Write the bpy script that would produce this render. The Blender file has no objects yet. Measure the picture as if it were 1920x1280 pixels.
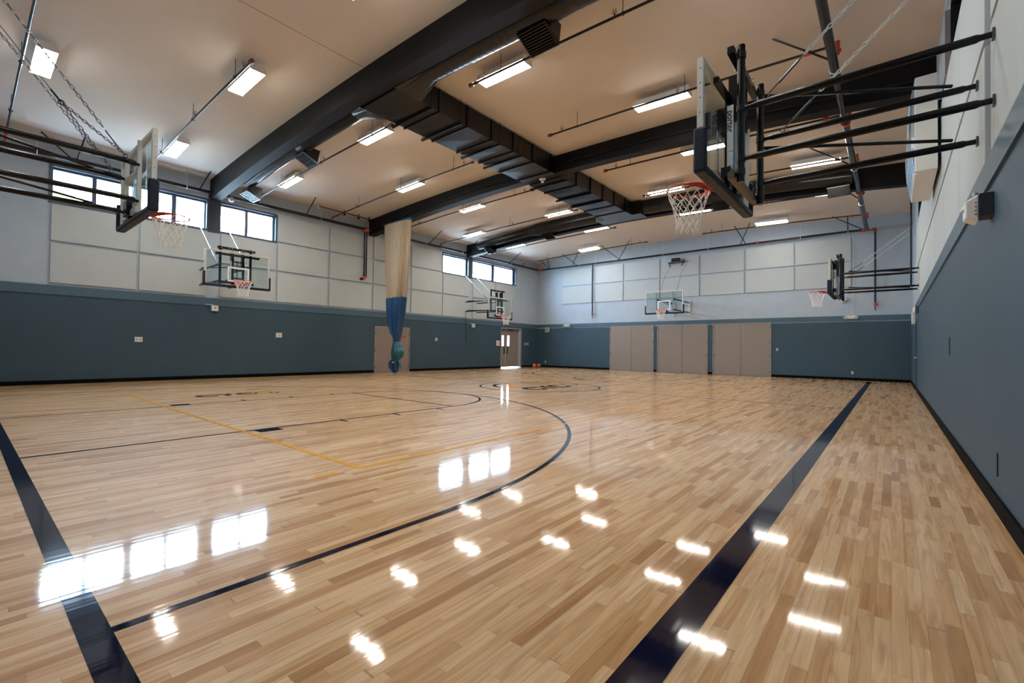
import bpy, math, random
from mathutils import Vector, Matrix
random.seed(7)
S = bpy.context.scene
COL = S.collection
PI = math.pi
# ------------------------------------------------------------------ camera
H = 1.1314
cd = bpy.data.cameras.new('camera'); cam = bpy.data.objects.new('camera', cd); COL.objects.link(cam)
cd.lens = 16.138; cd.sensor_width = 36; cd.clip_start = .03; cd.clip_end = 300
cr_, cu_, cf_ = Vector((0.77077, 0.63698, 0.01304)), Vector((0.000135, -0.02063, 0.99979)), Vector((-0.63711, 0.77061, 0.01599))
cam.matrix_world = Matrix(((cr_.x, cu_.x, -cf_.x, 0), (cr_.y, cu_.y, -cf_.y, 0), (cr_.z, cu_.z, -cf_.z, H), (0, 0, 0, 1)))
S.camera = cam
S.view_settings.view_transform = 'Standard'; S.view_settings.look = 'None'
S.view_settings.gamma = 1; S.view_settings.use_curve_mapping = False
S.view_settings.exposure = 2.55
# ------------------------------------------------------------------ daylight
W = bpy.data.worlds.new('sky'); S.world = W; W.use_nodes = True
bg = W.node_tree.nodes['Background']; bg.inputs[0].default_value = (0.58, 0.79, 1.0, 1); bg.inputs[1].default_value = 12.5
LAMP = 9.3            # strength of the ceiling lamps' diffusers
# room
XL, XR, YN, YF = -17.634, 0.597, -0.77, 23.863
CX, BY, FY = -8.371, 0.4156, 22.68
def zc(x): return 6.68 + .30*(1-((x+8.5)/9.1)**2)
def zb(x): return 6.02 + .45*(1-((x+8.5)/9.1)**2)
def zp(x): return 6.60 - .25*((x+8.0)/9.0)**2
DW = (15.70, 21.66)
def portal(y0, y1):
    l = bpy.data.lights.new('window_portal', 'AREA'); l.shape = 'RECTANGLE'; l.size = y1-y0; l.size_y = 1.0
    l.cycles.is_portal = True
    o = bpy.data.objects.new('window_portal', l); COL.objects.link(o)
    o.location = (XL-.22, (y0+y1)/2, 5.48); o.rotation_euler = (PI/2, 0, -PI/2)
portal(1.5, 5.3); portal(5.6, 7.53); portal(*DW)

# ------------------------------------------------------------------ materials
def srgb(r, g, b):
    f = lambda c: (c/255/12.92) if c/255 <= .04045 else ((c/255+.055)/1.055)**2.4
    return (f(r), f(g), f(b), 1)
def mat(name, col, rough=.5, metal=0., coat=0., emit=None, es=0., noise=0., nscale=6., bump=0., bscale=80., spec=.5):
    m = bpy.data.materials.new(name); m.use_nodes = True; n = m.node_tree; b = n.nodes['Principled BSDF']
    b.inputs['Base Color'].default_value = col; b.inputs['Roughness'].default_value = rough
    b.inputs['Metallic'].default_value = metal; b.inputs['Specular IOR Level'].default_value = spec
    if coat: b.inputs['Coat Weight'].default_value = coat; b.inputs['Coat Roughness'].default_value = .1
    if emit: b.inputs['Emission Color'].default_value = emit; b.inputs['Emission Strength'].default_value = es
    tc = None
    if noise or bump: tc = n.nodes.new('ShaderNodeTexCoord')
    if noise:
        t = n.nodes.new('ShaderNodeTexNoise'); t.inputs['Scale'].default_value = nscale; t.inputs['Detail'].default_value = 4
        n.links.new(tc.outputs['Object'], t.inputs['Vector'])
        mr = n.nodes.new('ShaderNodeMapRange'); mr.inputs['From Min'].default_value = .3; mr.inputs['From Max'].default_value = .7
        mr.inputs['To Min'].default_value = 1-noise; mr.inputs['To Max'].default_value = 1+noise
        n.links.new(t.outputs['Fac'], mr.inputs['Value'])
        v = n.nodes.new('ShaderNodeVectorMath'); v.operation = 'SCALE'; v.inputs[0].default_value = col[:3]
        n.links.new(mr.outputs[0], v.inputs['Scale']); n.links.new(v.outputs[0], b.inputs['Base Color'])
    if bump:
        t = n.nodes.new('ShaderNodeTexNoise'); t.inputs['Scale'].default_value = bscale; t.inputs['Detail'].default_value = 3
        n.links.new(tc.outputs['Object'], t.inputs['Vector'])
        bp = n.nodes.new('ShaderNodeBump'); bp.inputs['Strength'].default_value = bump; bp.inputs['Distance'].default_value = .004
        n.links.new(t.outputs['Fac'], bp.inputs['Height']); n.links.new(bp.outputs[0], b.inputs['Normal'])
    return m

def block_wall():
    m = mat('painted_block', srgb(166, 179, 191), .75, noise=.04, nscale=3, bump=.5, bscale=45)
    n = m.node_tree; b = n.nodes['Principled BSDF']
    tc = n.nodes.new('ShaderNodeTexCoord'); sp = n.nodes.new('ShaderNodeSeparateXYZ'); n.links.new(tc.outputs['Object'], sp.inputs[0])
    ad = n.nodes.new('ShaderNodeMath'); ad.operation = 'ADD'; n.links.new(sp.outputs[0], ad.inputs[0]); n.links.new(sp.outputs[1], ad.inputs[1])
    cb = n.nodes.new('ShaderNodeCombineXYZ'); n.links.new(ad.outputs[0], cb.inputs[0]); n.links.new(sp.outputs[2], cb.inputs[1])
    br = n.nodes.new('ShaderNodeTexBrick'); br.inputs['Scale'].default_value = 1; br.inputs['Brick Width'].default_value = .4064; br.inputs['Row Height'].default_value = .2032
    br.inputs['Mortar Size'].default_value = .004; br.inputs['Mortar Smooth'].default_value = .6
    br.inputs['Color1'].default_value = (1, 1, 1, 1); br.inputs['Color2'].default_value = (1, 1, 1, 1); br.inputs['Mortar'].default_value = (0, 0, 0, 1)
    n.links.new(cb.outputs[0], br.inputs['Vector'])
    bp = [x for x in n.nodes if x.type == 'BUMP'][0]; b2 = n.nodes.new('ShaderNodeBump'); b2.inputs['Strength'].default_value = .18; b2.inputs['Distance'].default_value = .003
    n.links.new(br.outputs['Color'], b2.inputs['Height']); n.links.new(bp.outputs[0], b2.inputs['Normal']); n.links.new(b2.outputs[0], b.inputs['Normal'])
    return m
M = {}
M['wall'] = block_wall()
M['panel'] = mat('acoustic_fabric', srgb(176, 184, 186), .9, noise=.02, nscale=2, bump=.3, bscale=220)
M['dado'] = mat('teal_dado', srgb(56, 78, 92), .55, spec=.3, noise=.05, nscale=1.5, bump=.08, bscale=20)
M['cap'] = mat('teal_cap', srgb(64, 92, 109), .5, noise=.03)
M['base'] = mat('black_cove', srgb(10, 10, 11), .8, spec=.08)
M['ceil'] = mat('plaster_ceiling', srgb(206, 197, 188), .9, noise=.02, nscale=1.2, bump=.6, bscale=60)
M['beam'] = mat('black_timber', srgb(18, 16, 17), .6, spec=.2, noise=.12, nscale=4, bump=.15, bscale=30)
M['duct'] = mat('black_duct', srgb(24, 24, 27), .28, metal=.35, noise=.08, nscale=2)
M['black'] = mat('black_steel', srgb(10, 9, 10), .25, spec=.3)
M['gun'] = mat('dark_pipe', srgb(20, 21, 26), .28, metal=.1, spec=.4)
M['red'] = mat('orange_coupling', srgb(186, 66, 36), .45)
M['rust'] = mat('rust_fitting', srgb(112, 52, 36), .5)
M['white'] = mat('white_enamel', srgb(225, 226, 224), .4)
M['diff'] = mat('lamp_diffuser', srgb(245, 245, 240), .4, emit=(1, .94, .86, 1), es=LAMP)
M['frame'] = mat('slate_frame', srgb(62, 78, 96), .4)
M['post'] = mat('dark_slate_post', srgb(44, 52, 64), .5)
M['taupe'] = mat('taupe_door', srgb(136, 124, 115), .45, noise=.02)
M['taupe2'] = mat('taupe_frame', srgb(144, 133, 123), .45)
M['navy'] = mat('navy_padding', srgb(16, 24, 46), .5, spec=.3)
M['alum'] = mat('pale_aluminium', srgb(198, 198, 192), .4, metal=.15)
M['alumb'] = mat('brushed_rail', srgb(150, 168, 180), .3, metal=.6)
M['tan'] = mat('tan_tube', srgb(98, 78, 54), .5)
M['rim'] = mat('orange_rim', srgb(205, 62, 30), .4)
M['net'] = mat('white_net', srgb(235, 233, 228), .8)
M['line'] = mat('board_line', srgb(232, 234, 234), .4)
M['zinc'] = mat('zinc_chain', srgb(214, 220, 222), .28, metal=.7)
M['dchain'] = mat('dark_chain', srgb(96, 98, 100), .3, metal=.8)
M['curt'] = mat('tan_mesh_curtain', srgb(166, 147, 121), .85, noise=.03, nscale=8, bump=.3, bscale=150)
M['blue'] = mat('blue_vinyl_curtain', srgb(14, 62, 104), .35, noise=.1, nscale=3)
M['vent'] = mat('vent_grille', srgb(84, 92, 102), .35, metal=.4)
M['ball'] = mat('basketball_leather', srgb(196, 92, 40), .6, bump=.3, bscale=300)
M['wood2'] = mat('outlet_plate', srgb(205, 203, 196), .5)
M['amber'] = mat('amber_marks', srgb(176, 60, 56), .5)
M['dark'] = mat('dark_recess', srgb(14, 15, 17), .6)
M['paper'] = mat('white_paper', srgb(235, 232, 230), .7)
M['bounce_ground'] = mat('grey_bounce_ground', srgb(150, 150, 146), .9, noise=.1)
M['leaf'] = mat('leaves', srgb(150, 175, 110), .8, noise=.3, nscale=4)
M['bark'] = mat('bark', srgb(95, 80, 65), .9)
M['concrete'] = mat('pale_concrete', srgb(190, 190, 188), .8)
M['chalk'] = mat('dark_letters', srgb(25, 27, 30), .5)

def glass(name, tint, refl=.08):
    m = bpy.data.materials.new(name); m.use_nodes = True; n = m.node_tree; n.nodes.clear()
    o = n.nodes.new('ShaderNodeOutputMaterial'); t = n.nodes.new('ShaderNodeBsdfTransparent'); g = n.nodes.new('ShaderNodeBsdfGlossy')
    t.inputs[0].default_value = tint; g.inputs['Roughness'].default_value = .02
    f = n.nodes.new('ShaderNodeFresnel'); f.inputs[0].default_value = 1.5
    mx = n.nodes.new('ShaderNodeMixShader')
    ge = n.nodes.new('ShaderNodeNewGeometry'); io = n.nodes.new('ShaderNodeMapRange')   # same reflectance on both faces of the pane
    io.inputs['To Min'].default_value = 1.5; io.inputs['To Max'].default_value = 1/1.5
    n.links.new(ge.outputs['Backfacing'], io.inputs[0]); n.links.new(io.outputs[0], f.inputs[0])
    n.links.new(f.outputs[0], mx.inputs[0]); n.links.new(t.outputs[0], mx.inputs[1]); n.links.new(g.outputs[0], mx.inputs[2])
    n.links.new(mx.outputs[0], o.inputs[0]); return m
M['glass'] = glass('window_glass', (.95, .97, 1, 1))
M['bglass'] = glass('board_glass', (.86, .91, .90, 1))

def gloss_bump(n, tc, b, wood=True):
    # long shallow cupping of the boards and brushed finish, seen only in the reflections
    mp = n.nodes.new('ShaderNodeMapping'); mp.inputs['Scale'].default_value = (17.5, .35, 1)
    n.links.new(tc, mp.inputs[0])
    t = n.nodes.new('ShaderNodeTexNoise'); t.inputs['Scale'].default_value = 1.0; t.inputs['Detail'].default_value = 2
    n.links.new(mp.outputs[0], t.inputs['Vector'])
    t2 = n.nodes.new('ShaderNodeTexNoise'); t2.inputs['Scale'].default_value = 1.3; t2.inputs['Detail'].default_value = 2
    n.links.new(tc, t2.inputs['Vector'])
    ad = n.nodes.new('ShaderNodeMath'); ad.operation = 'MULTIPLY_ADD'; ad.inputs[1].default_value = 1.5
    n.links.new(t2.outputs['Fac'], ad.inputs[0]); n.links.new(t.outputs['Fac'], ad.inputs[2])
    bp = n.nodes.new('ShaderNodeBump'); bp.inputs['Strength'].default_value = .30; bp.inputs['Distance'].default_value = .0015
    n.links.new(ad.outputs[0], bp.inputs['Height'])
    return bp.outputs[0]

def floor_mat():
    m = bpy.data.materials.new('maple_floor'); m.use_nodes = True; n = m.node_tree; b = n.nodes['Principled BSDF']; L = n.links.new
    tc = n.nodes.new('ShaderNodeTexCoord').outputs['Object']
    sp = n.nodes.new('ShaderNodeSeparateXYZ'); L(tc, sp.inputs[0])
    def math_(op, a, b_=None, c=None):
        k = n.nodes.new('ShaderNodeMath'); k.operation = op
        for i, v in enumerate((a, b_, c)):
            if v is None: continue
            if isinstance(v, (int, float)): k.inputs[i].default_value = v
            else: L(v, k.inputs[i])
        return k.outputs[0]
    xs = math_('DIVIDE', sp.outputs[0], .057)
    row = math_('FLOOR', xs); fx = math_('FRACT', xs)
    wn = n.nodes.new('ShaderNodeTexWhiteNoise'); wn.noise_dimensions = '1D'; L(row, wn.inputs['W'])
    ln = math_('MULTIPLY_ADD', wn.outputs['Value'], .45, .45)           # board length of that strip
    wo = n.nodes.new('ShaderNodeTexWhiteNoise'); wo.noise_dimensions = '1D'; L(math_('ADD', row, 331.7), wo.inputs['W'])
    ys0 = math_('ADD', math_('DIVIDE', sp.outputs[1], ln), math_('MULTIPLY', wo.outputs['Value'], 17.0))
    # uneven board lengths: warp the run
    ys = math_('ADD', ys0, math_('MULTIPLY', math_('SINE', math_('MULTIPLY', ys0, 2.4)), .32))
    cell = math_('FLOOR', ys); fy = math_('FRACT', ys)
    cv = n.nodes.new('ShaderNodeCombineXYZ'); L(row, cv.inputs[0]); L(cell, cv.inputs[1])
    w2 = n.nodes.new('ShaderNodeTexWhiteNoise'); w2.noise_dimensions = '2D'; L(cv.outputs[0], w2.inputs['Vector'])
    rp = n.nodes.new('ShaderNodeValToRGB'); L(w2.outputs['Value'], rp.inputs[0])
    e = rp.color_ramp.elements; e[0].position = 0; e[0].color = srgb(219, 181, 136); e[1].position = 1; e[1].color = srgb(178, 134, 88)
    for p, c in ((.2, (225, 190, 147)), (.45, (216, 177, 130)), (.72, (209, 167, 118)), (.88, (199, 154, 105)), (.96, (186, 140, 92))):
        k = e.new(p); k.color = srgb(*c)
    # grain: long streaks plus mineral blotches, shifted per board
    off = n.nodes.new('ShaderNodeVectorMath'); off.operation = 'MULTIPLY_ADD'; off.inputs[1].default_value = (9, 9, 9)
    L(w2.outputs['Color'], off.inputs[0]); L(tc, off.inputs[2])
    mp = n.nodes.new('ShaderNodeMapping'); mp.inputs['Scale'].default_value = (42, 2.4, 1); L(off.outputs[0], mp.inputs[0])
    g = n.nodes.new('ShaderNodeTexNoise'); g.inputs['Scale'].default_value = 1; g.inputs['Detail'].default_value = 5; g.inputs['Distortion'].default_value = 1.2; L(mp.outputs[0], g.inputs['Vector'])
    mp2 = n.nodes.new('ShaderNodeMapping'); mp2.inputs['Scale'].default_value = (16, 1.1, 1); L(off.outputs[0], mp2.inputs[0])
    g2 = n.nodes.new('ShaderNodeTexNoise'); g2.inputs['Scale'].default_value = 1; g2.inputs['Detail'].default_value = 3; g2.inputs['Distortion'].default_value = 1.6; L(mp2.outputs[0], g2.inputs['Vector'])
    gr = n.nodes.new('ShaderNodeMapRange'); gr.inputs['From Min'].default_value = .3; gr.inputs['From Max'].default_value = .7; gr.inputs['To Min'].default_value = .84; gr.inputs['To Max'].default_value = 1.10; L(g.outputs['Fac'], gr.inputs[0])
    gm = n.nodes.new('ShaderNodeMapRange'); gm.inputs['From Min'].default_value = .50; gm.inputs['From Max'].default_value = .80; gm.inputs['To Min'].default_value = 0; gm.inputs['To Max'].default_value = .75; L(g2.outputs['Fac'], gm.inputs[0])
    c1 = n.nodes.new('ShaderNodeVectorMath'); c1.operation = 'SCALE'; L(rp.outputs[0], c1.inputs[0]); L(gr.outputs[0], c1.inputs['Scale'])
    mx = n.nodes.new('ShaderNodeMixRGB'); L(gm.outputs[0], mx.inputs[0]); L(c1.outputs[0], mx.inputs[1]); mx.inputs[2].default_value = srgb(160, 106, 58)
    # seams
    ex = math_('MINIMUM', fx, math_('SUBTRACT', 1, fx)); sx_ = math_('LESS_THAN', ex, .014)
    ey = math_('MINIMUM', fy, math_('SUBTRACT', 1, fy)); sy_ = math_('LESS_THAN', ey, .0016)
    seam = math_('MULTIPLY', math_('MAXIMUM', sx_, sy_), .42)
    mx2 = n.nodes.new('ShaderNodeMixRGB'); L(seam, mx2.inputs[0]); L(mx.outputs[0], mx2.inputs[1]); mx2.inputs[2].default_value = srgb(92, 66, 46)
    L(mx2.outputs[0], b.inputs['Base Color'])
    b.inputs['Roughness'].default_value = .5; b.inputs['Specular IOR Level'].default_value = .05
    b.inputs['Coat Weight'].default_value = .77; b.inputs['Coat Roughness'].default_value = .055; b.inputs['Coat IOR'].default_value = 1.5
    L(gloss_bump(n, tc, b), b.inputs['Coat Normal'])
    return m
M['floor'] = floor_mat()
def paint_mat(name, col):
    m = mat(name, col, .45); n = m.node_tree; b = n.nodes['Principled BSDF']
    tc = n.nodes.new('ShaderNodeTexCoord').outputs['Object']
    b.inputs['Specular IOR Level'].default_value = .0
    b.inputs['Coat Weight'].default_value = .77; b.inputs['Coat Roughness'].default_value = .06
    n.links.new(gloss_bump(n, tc, b), b.inputs['Coat Normal']); return m
M['pblue'] = paint_mat('navy_court_paint', srgb(8, 13, 40))
M['pyel'] = paint_mat('yellow_court_paint', srgb(236, 168, 52))

# ------------------------------------------------------------------ mesh helpers
class MB:
    def __init__(s): s.v = []; s.f = []
    def add(s, vs, fs):
        k = len(s.v); s.v += [tuple(p) for p in vs]; s.f += [tuple(i+k for i in f) for f in fs]; return s
    def box(s, x0, x1, y0, y1, z0, z1):
        return s.add([(x0,y0,z0),(x1,y0,z0),(x1,y1,z0),(x0,y1,z0),(x0,y0,z1),(x1,y0,z1),(x1,y1,z1),(x0,y1,z1)],
                     [(3,2,1,0),(4,5,6,7),(0,1,5,4),(1,2,6,5),(2,3,7,6),(3,0,4,7)])
    def tube(s, pts, r, n=12, closed=False, cap=True):
        P = [Vector(p) for p in pts]; m = len(P); vs = []; up = None
        for i in range(m):
            if closed: t = (P[(i+1) % m]-P[i-1]).normalized()
            else: t = (P[min(i+1, m-1)]-P[max(i-1, 0)]).normalized()
            if up is None: up = Vector((0,0,1)) if abs(t.z) < .9 else Vector((1,0,0))
            a = t.cross(up)
            if a.length < .05: a = t.cross(Vector((1,0,0)) if abs(t.x) < .7 else Vector((0,1,0)))
            a.normalize(); b = t.cross(a).normalized(); up = -b
            rr = r[i] if isinstance(r, (list, tuple)) else r
            for k in range(n):
                w = 2*PI*k/n; vs.append(P[i]+a*(rr*math.cos(w))+b*(rr*math.sin(w)))
        fs = []
        for i in range(m if closed else m-1):
            j = (i+1) % m
            for k in range(n):
                l = (k+1) % n; fs.append((i*n+k, i*n+l, j*n+l, j*n+k))
        if cap and not closed: fs += [tuple(range(n))[::-1], tuple((m-1)*n+k for k in range(n))]
        return s.add(vs, fs)
    def bar(s, p0, p1, w, h):   # square tube between two points
        P0, P1 = Vector(p0), Vector(p1); t = (P1-P0).normalized(); up = Vector((0,0,1)) if abs(t.z) < .9 else Vector((1,0,0))
        a = t.cross(up).normalized()*w/2; b = t.cross(a).normalized()*h/2
        vs = [P0+a+b, P0-a+b, P0-a-b, P0+a-b, P1+a+b, P1-a+b, P1-a-b, P1+a-b]
        return s.add(vs, [(0,1,2,3),(7,6,5,4),(0,4,5,1),(1,5,6,2),(2,6,7,3),(3,7,4,0)])
    def ring(s, c, R, r, axis='z', n=32, k=8):
        pts = []
        for i in range(n):
            a = 2*PI*i/n; u, v = R*math.cos(a), R*math.sin(a)
            pts.append({'z': (c[0]+u, c[1]+v, c[2]), 'x': (c[0], c[1]+u, c[2]+v), 'y': (c[0]+u, c[1], c[2]+v)}[axis])
        # parallel transport free since planar: build directly
        vs = []; fs = []
        for i in range(n):
            a = 2*PI*i/n
            for j in range(k):
                w = 2*PI*j/k; q = R+r*math.cos(w); h = r*math.sin(w); u, v = q*math.cos(a), q*math.sin(a)
                vs.append({'z': (c[0]+u, c[1]+v, c[2]+h), 'x': (c[0]+h, c[1]+u, c[2]+v), 'y': (c[0]+u, c[1]+h, c[2]+v)}[axis])
        for i in range(n):
            for j in range(k):
                i2, j2 = (i+1) % n, (j+1) % k; fs.append((i*k+j, i2*k+j, i2*k+j2, i*k+j2))
        return s.add(vs, fs)
    def ball(s, c, rx, ry=None, rz=None, n=16, m=10):
        ry = ry or rx; rz = rz or rx; vs = []; fs = []
        for i in range(m+1):
            p = PI*i/m
            for k in range(n):
                w = 2*PI*k/n; vs.append((c[0]+rx*math.sin(p)*math.cos(w), c[1]+ry*math.sin(p)*math.sin(w), c[2]+rz*math.cos(p)))
        for i in range(m):
            for k in range(n):
                l = (k+1) % n; fs.append((i*n+k, (i+1)*n+k, (i+1)*n+l, i*n+l))
        return s.add(vs, fs)
    def grid(s, us, vs_, fn, holes=()):   # quads on a plane with rectangular holes
        vs = [fn(u, v) for v in vs_ for u in us]; nu = len(us); fs = []
        for j in range(len(vs_)-1):
            for i in range(nu-1):
                cu, cv = (us[i]+us[i+1])/2, (vs_[j]+vs_[j+1])/2
                if any(a < cu < b and c < cv < d for a, b, c, d in holes): continue
                fs.append((j*nu+i, j*nu+i+1, (j+1)*nu+i+1, (j+1)*nu+i))
        return s.add(vs, fs)
    def build(s, name, m, parent=None, smooth=False, bevel=0., loc=None):
        me = bpy.data.meshes.new(name); me.from_pydata(s.v, [], s.f); me.update()
        me.materials.append(m if not isinstance(m, str) else M[m])
        o = bpy.data.objects.new(name, me); COL.objects.link(o)
        if smooth:
            for p in me.polygons: p.use_smooth = True
            try: me.set_sharp_from_angle(angle=math.radians(40))
            except Exception: pass
        if bevel:
            b = o.modifiers.new('bevel', 'BEVEL'); b.width = bevel; b.segments = 3; b.limit_method = 'ANGLE'
        if parent: o.parent = parent
        if loc: o.location = loc
        return o
def root(name, label, cat, loc=(0,0,0), rz=0, group=None):
    o = bpy.data.objects.new(name, None); COL.objects.link(o); o.location = loc; o.rotation_euler = (0,0,rz); o.empty_display_size = .1
    tag(o, label, cat, group); return o
def tag(o, label, cat, group=None):
    o['label'] = label; o['category'] = cat
    if group: o['group'] = group
    return o
def struct(o, label=None):
    o['kind'] = 'structure'
    if label: o['label'] = label
    return o
def copy_tree(o, parent=None):
    c = o.copy(); COL.objects.link(c); c.parent = parent
    for ch in list(o.children): copy_tree(ch, c)
    return c
def text_mesh(s, size, name, m, parent=None, mw=None, extrude=.001, align='CENTER', bold=0.):
    cu = bpy.data.curves.new('t', 'FONT'); cu.body = s; cu.size = size; cu.extrude = extrude; cu.offset = bold; cu.align_x = align; cu.align_y = 'CENTER'
    t = bpy.data.objects.new('t', cu); COL.objects.link(t)
    dg = bpy.context.evaluated_depsgraph_get(); dg.update()
    me = bpy.data.meshes.new_from_object(t.evaluated_get(dg))
    bpy.data.objects.remove(t); bpy.data.curves.remove(cu)
    me.materials.clear(); me.materials.append(M[m] if isinstance(m, str) else m)
    if mw is not None: me.transform(mw)
    o = bpy.data.objects.new(name, me); COL.objects.link(o)
    if parent: o.parent = parent
    return o
ORD = ['first', 'second', 'third', 'fourth', 'fifth', 'sixth', 'seventh', 'eighth', 'ninth', 'tenth', 'eleventh']

# ------------------------------------------------------------------ floor and court paint
fl = struct(MB().box(XL-.3, XR+.3, YN-.3, YF+.3, -.2, 0).build('floor', 'floor'))
Z1 = .0012
def quad(mb, x0, x1, y0, y1, z=Z1):
    z += (len(mb.f) % 12)*4e-5      # never coplanar where strokes cross
    mb.add([(x0,y0,z),(x1,y0,z),(x1,y1,z),(x0,y1,z)], [(0,1,2,3)])
def arc(mb, cx, cy, R, a0, a1, w=.05, n=64, z=Z1):
    vs = []; z += .0003
    for i in range(n+1):
        a = a0+(a1-a0)*i/n
        vs += [(cx+R*math.cos(a), cy+R*math.sin(a), z), (cx+(R-w)*math.cos(a), cy+(R-w)*math.sin(a), z)]
    mb.add(vs, [(2*i, 2*i+2, 2*i+3, 2*i+1) for i in range(n)])
def paint(name, mb, m='pblue'):
    o = mb.build(name, m, fl)
    return o
mb = MB(); quad(mb, -.752, -.602, BY-.10, FY+.40); paint('sideline', mb)
mb = MB(); quad(mb, -16.0, -.752, BY-.10, BY); paint('baseline', mb)
mb = MB(); quad(mb, -16.0, -.752, FY, FY+.05); paint('baseline', mb)
MID = (BY+FY)/2
mb = MB(); quad(mb, -16.0, CX-1.83, MID-.025, MID+.025); quad(mb, CX+1.83, -.752, MID-.025, MID+.025); paint('division_line', mb)
mb = MB(); arc(mb, CX+.1, MID-.2, 1.83, 0, 2*PI, n=96); paint('center_circle', mb)
for s, yb in ((1, BY), (-1, FY)):
    mb = MB(); yc = yb+s*1.6
    for sx in (-1, 1):
        xx = CX+sx*6.02; quad(mb, min(xx, xx-sx*.05), max(xx, xx-sx*.05), min(yb, yc), max(yb, yc))
    arc(mb, CX, yc, 6.02, 0 if s > 0 else PI, PI if s > 0 else 2*PI, n=110); paint('three_point_line', mb)
    mb = MB(); yf = yb+s*5.79
    for sx in (-1, 1):
        xx = CX+sx*1.83; quad(mb, min(xx, xx-sx*.05), max(xx, xx-sx*.05), min(yb, yf), max(yb, yf))
        for d, w, t in ((2.13, .305, .20), (3.35, .05, .20), (4.32, .05, .20), (5.28, .05, .20)):
            y0, y1 = sorted((yb+s*d, yb+s*(d+w))); x0, x1 = sorted((xx, xx+sx*t)); quad(mb, x0, x1, y0, y1)
    quad(mb, CX-1.78, CX+1.78, *sorted((yf, yf-s*.05)))
    arc(mb, CX, yf, 1.83, 0 if s > 0 else PI, PI if s > 0 else 2*PI, n=60); paint('free_throw_lane', mb)
mb = MB(); z = Z1*1.6
x0, x1, y0, y1 = -12.93, -3.80, 2.40, 20.70
for a in ((x0, x1, y0, y0+.05), (x0, x1, y1-.05, y1), (x0, x0+.05, y0, y1), (x1-.05, x1, y0, y1), (x1-.05, x1, y0-.42, y0-.2), (x0, x0+.05, y0-.42, y0-.2),
          (x0, x1, MID-3.075, MID-3.025), (x0, x1, MID+3.025, MID+3.075)): quad(mb, *a, z=z)
paint('volleyball_line', mb, 'pyel')
mb = MB(); quad(mb, -8.9, -8.2, YF-1.62, YF-1.50); paint('paper_scrap', mb, 'paper')
# lettering painted on the floor: up = -x, reading along +y
def floor_text(s, size, x, y, mname='pblue', zz=Z1*2):
    mw = Matrix(((0, -1, 0, x), (1, 0, 0, y), (0, 0, 1, zz), (0, 0, 0, 1)))
    text_mesh(s, size, 'floor_lettering', mname, fl, mw, extrude=0, bold=size*.045)
for i, ch in enumerate('CYC'):
    floor_text(ch, .58, -11.64, 3.53+.40*i)
mb = MB(); arc(mb, -11.62, 4.80, .26, 0, 2*PI, w=.035, n=40); arc(mb, -11.62, 4.80, .12, .4, 2.9, w=.05, n=12); paint('ball_logo', mb)
mb = MB(); arc(mb, -11.66, 4.72, .14, 0, 2*PI, w=.10, n=24, z=Z1*1.5); paint('ball_logo', mb, 'pyel')
for i, ch in enumerate('CYC'):
    floor_text(ch, .95, -7.86, 10.55+.62*i)
mb = MB(); arc(mb, -8.45, 11.35, 1.30, PI*.62, PI*1.42, w=.10, n=40); arc(mb, -8.1, 12.75, .28, 0, 2*PI, w=.05, n=30); paint('ball_logo', mb)
mb = MB(); arc(mb, -8.35, 11.4, 1.02, PI*.5, PI*1.45, w=.22, n=40, z=Z1*1.4); paint('ball_logo', mb, 'pyel')
for i, ch in enumerate('CYC'):
    mw = Matrix(((0, 1, 0, -5.15), (-1, 0, 0, 19.4-.4*i), (0, 0, 1, Z1*2), (0, 0, 0, 1)))
    text_mesh(ch, .58, 'floor_lettering', 'pblue', fl, mw, extrude=0, bold=.026)

# ------------------------------------------------------------------ walls
WL = XL-.028; WR = XR+.046; WF = YF+.03
LWIN = [(1.5, 3.42), (3.42, 5.3), (5.6, 7.53), (15.69, 17.62), (17.84, 21.67)]
LHOLES = [(1.5, 5.3, 4.95, 6.03), (5.6, 7.53, 4.95, 6.03), (15.69, 17.62, 4.95, 6.03), (17.84, 21.67, 4.95, 6.03), (20.34, 22.18, 0, 2.33)]
def wall_x(name, x, xo, holes, m='wall'):
    us = sorted({YN-.3, YF+.3, *[h[0] for h in holes], *[h[1] for h in holes]})
    vs = sorted({-.02, 7.25, *[h[2] for h in holes], *[h[3] for h in holes]})
    mb = MB(); mb.grid(us, vs, lambda u, v: (x, u, v), holes); mb.grid(us, vs, lambda u, v: (xo, u, v), holes)
    for a, b, c, d in holes:
        mb.add([(x,a,c),(xo,a,c),(xo,a,d),(x,a,d)], [(0,1,2,3)]); mb.add([(x,b,c),(xo,b,c),(xo,b,d),(x,b,d)], [(3,2,1,0)])
        mb.add([(x,a,c),(xo,a,c),(xo,b,c),(x,b,c)], [(3,2,1,0)]); mb.add([(x,a,d),(xo,a,d),(xo,b,d),(x,b,d)], [(0,1,2,3)])
    return struct(mb.build(name, m))
wall_x('wall_left', WL, WL-.26, LHOLES)
RHOLES = [(1.4, 8.72, 5.06, 6.02), (12.3, 18.6, 5.06, 6.02)]
wall_x('wall_right', WR, WR+.26, RHOLES)
struct(MB().box(WL-.26, WR+.26, WF, WF+.26, -.02, 7.25).build('wall_back', 'wall'))
struct(MB().box(WL-.26, WR+.26, YN-.26, YN, -.02, 7.25).build('wall_front', 'wall'))
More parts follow.
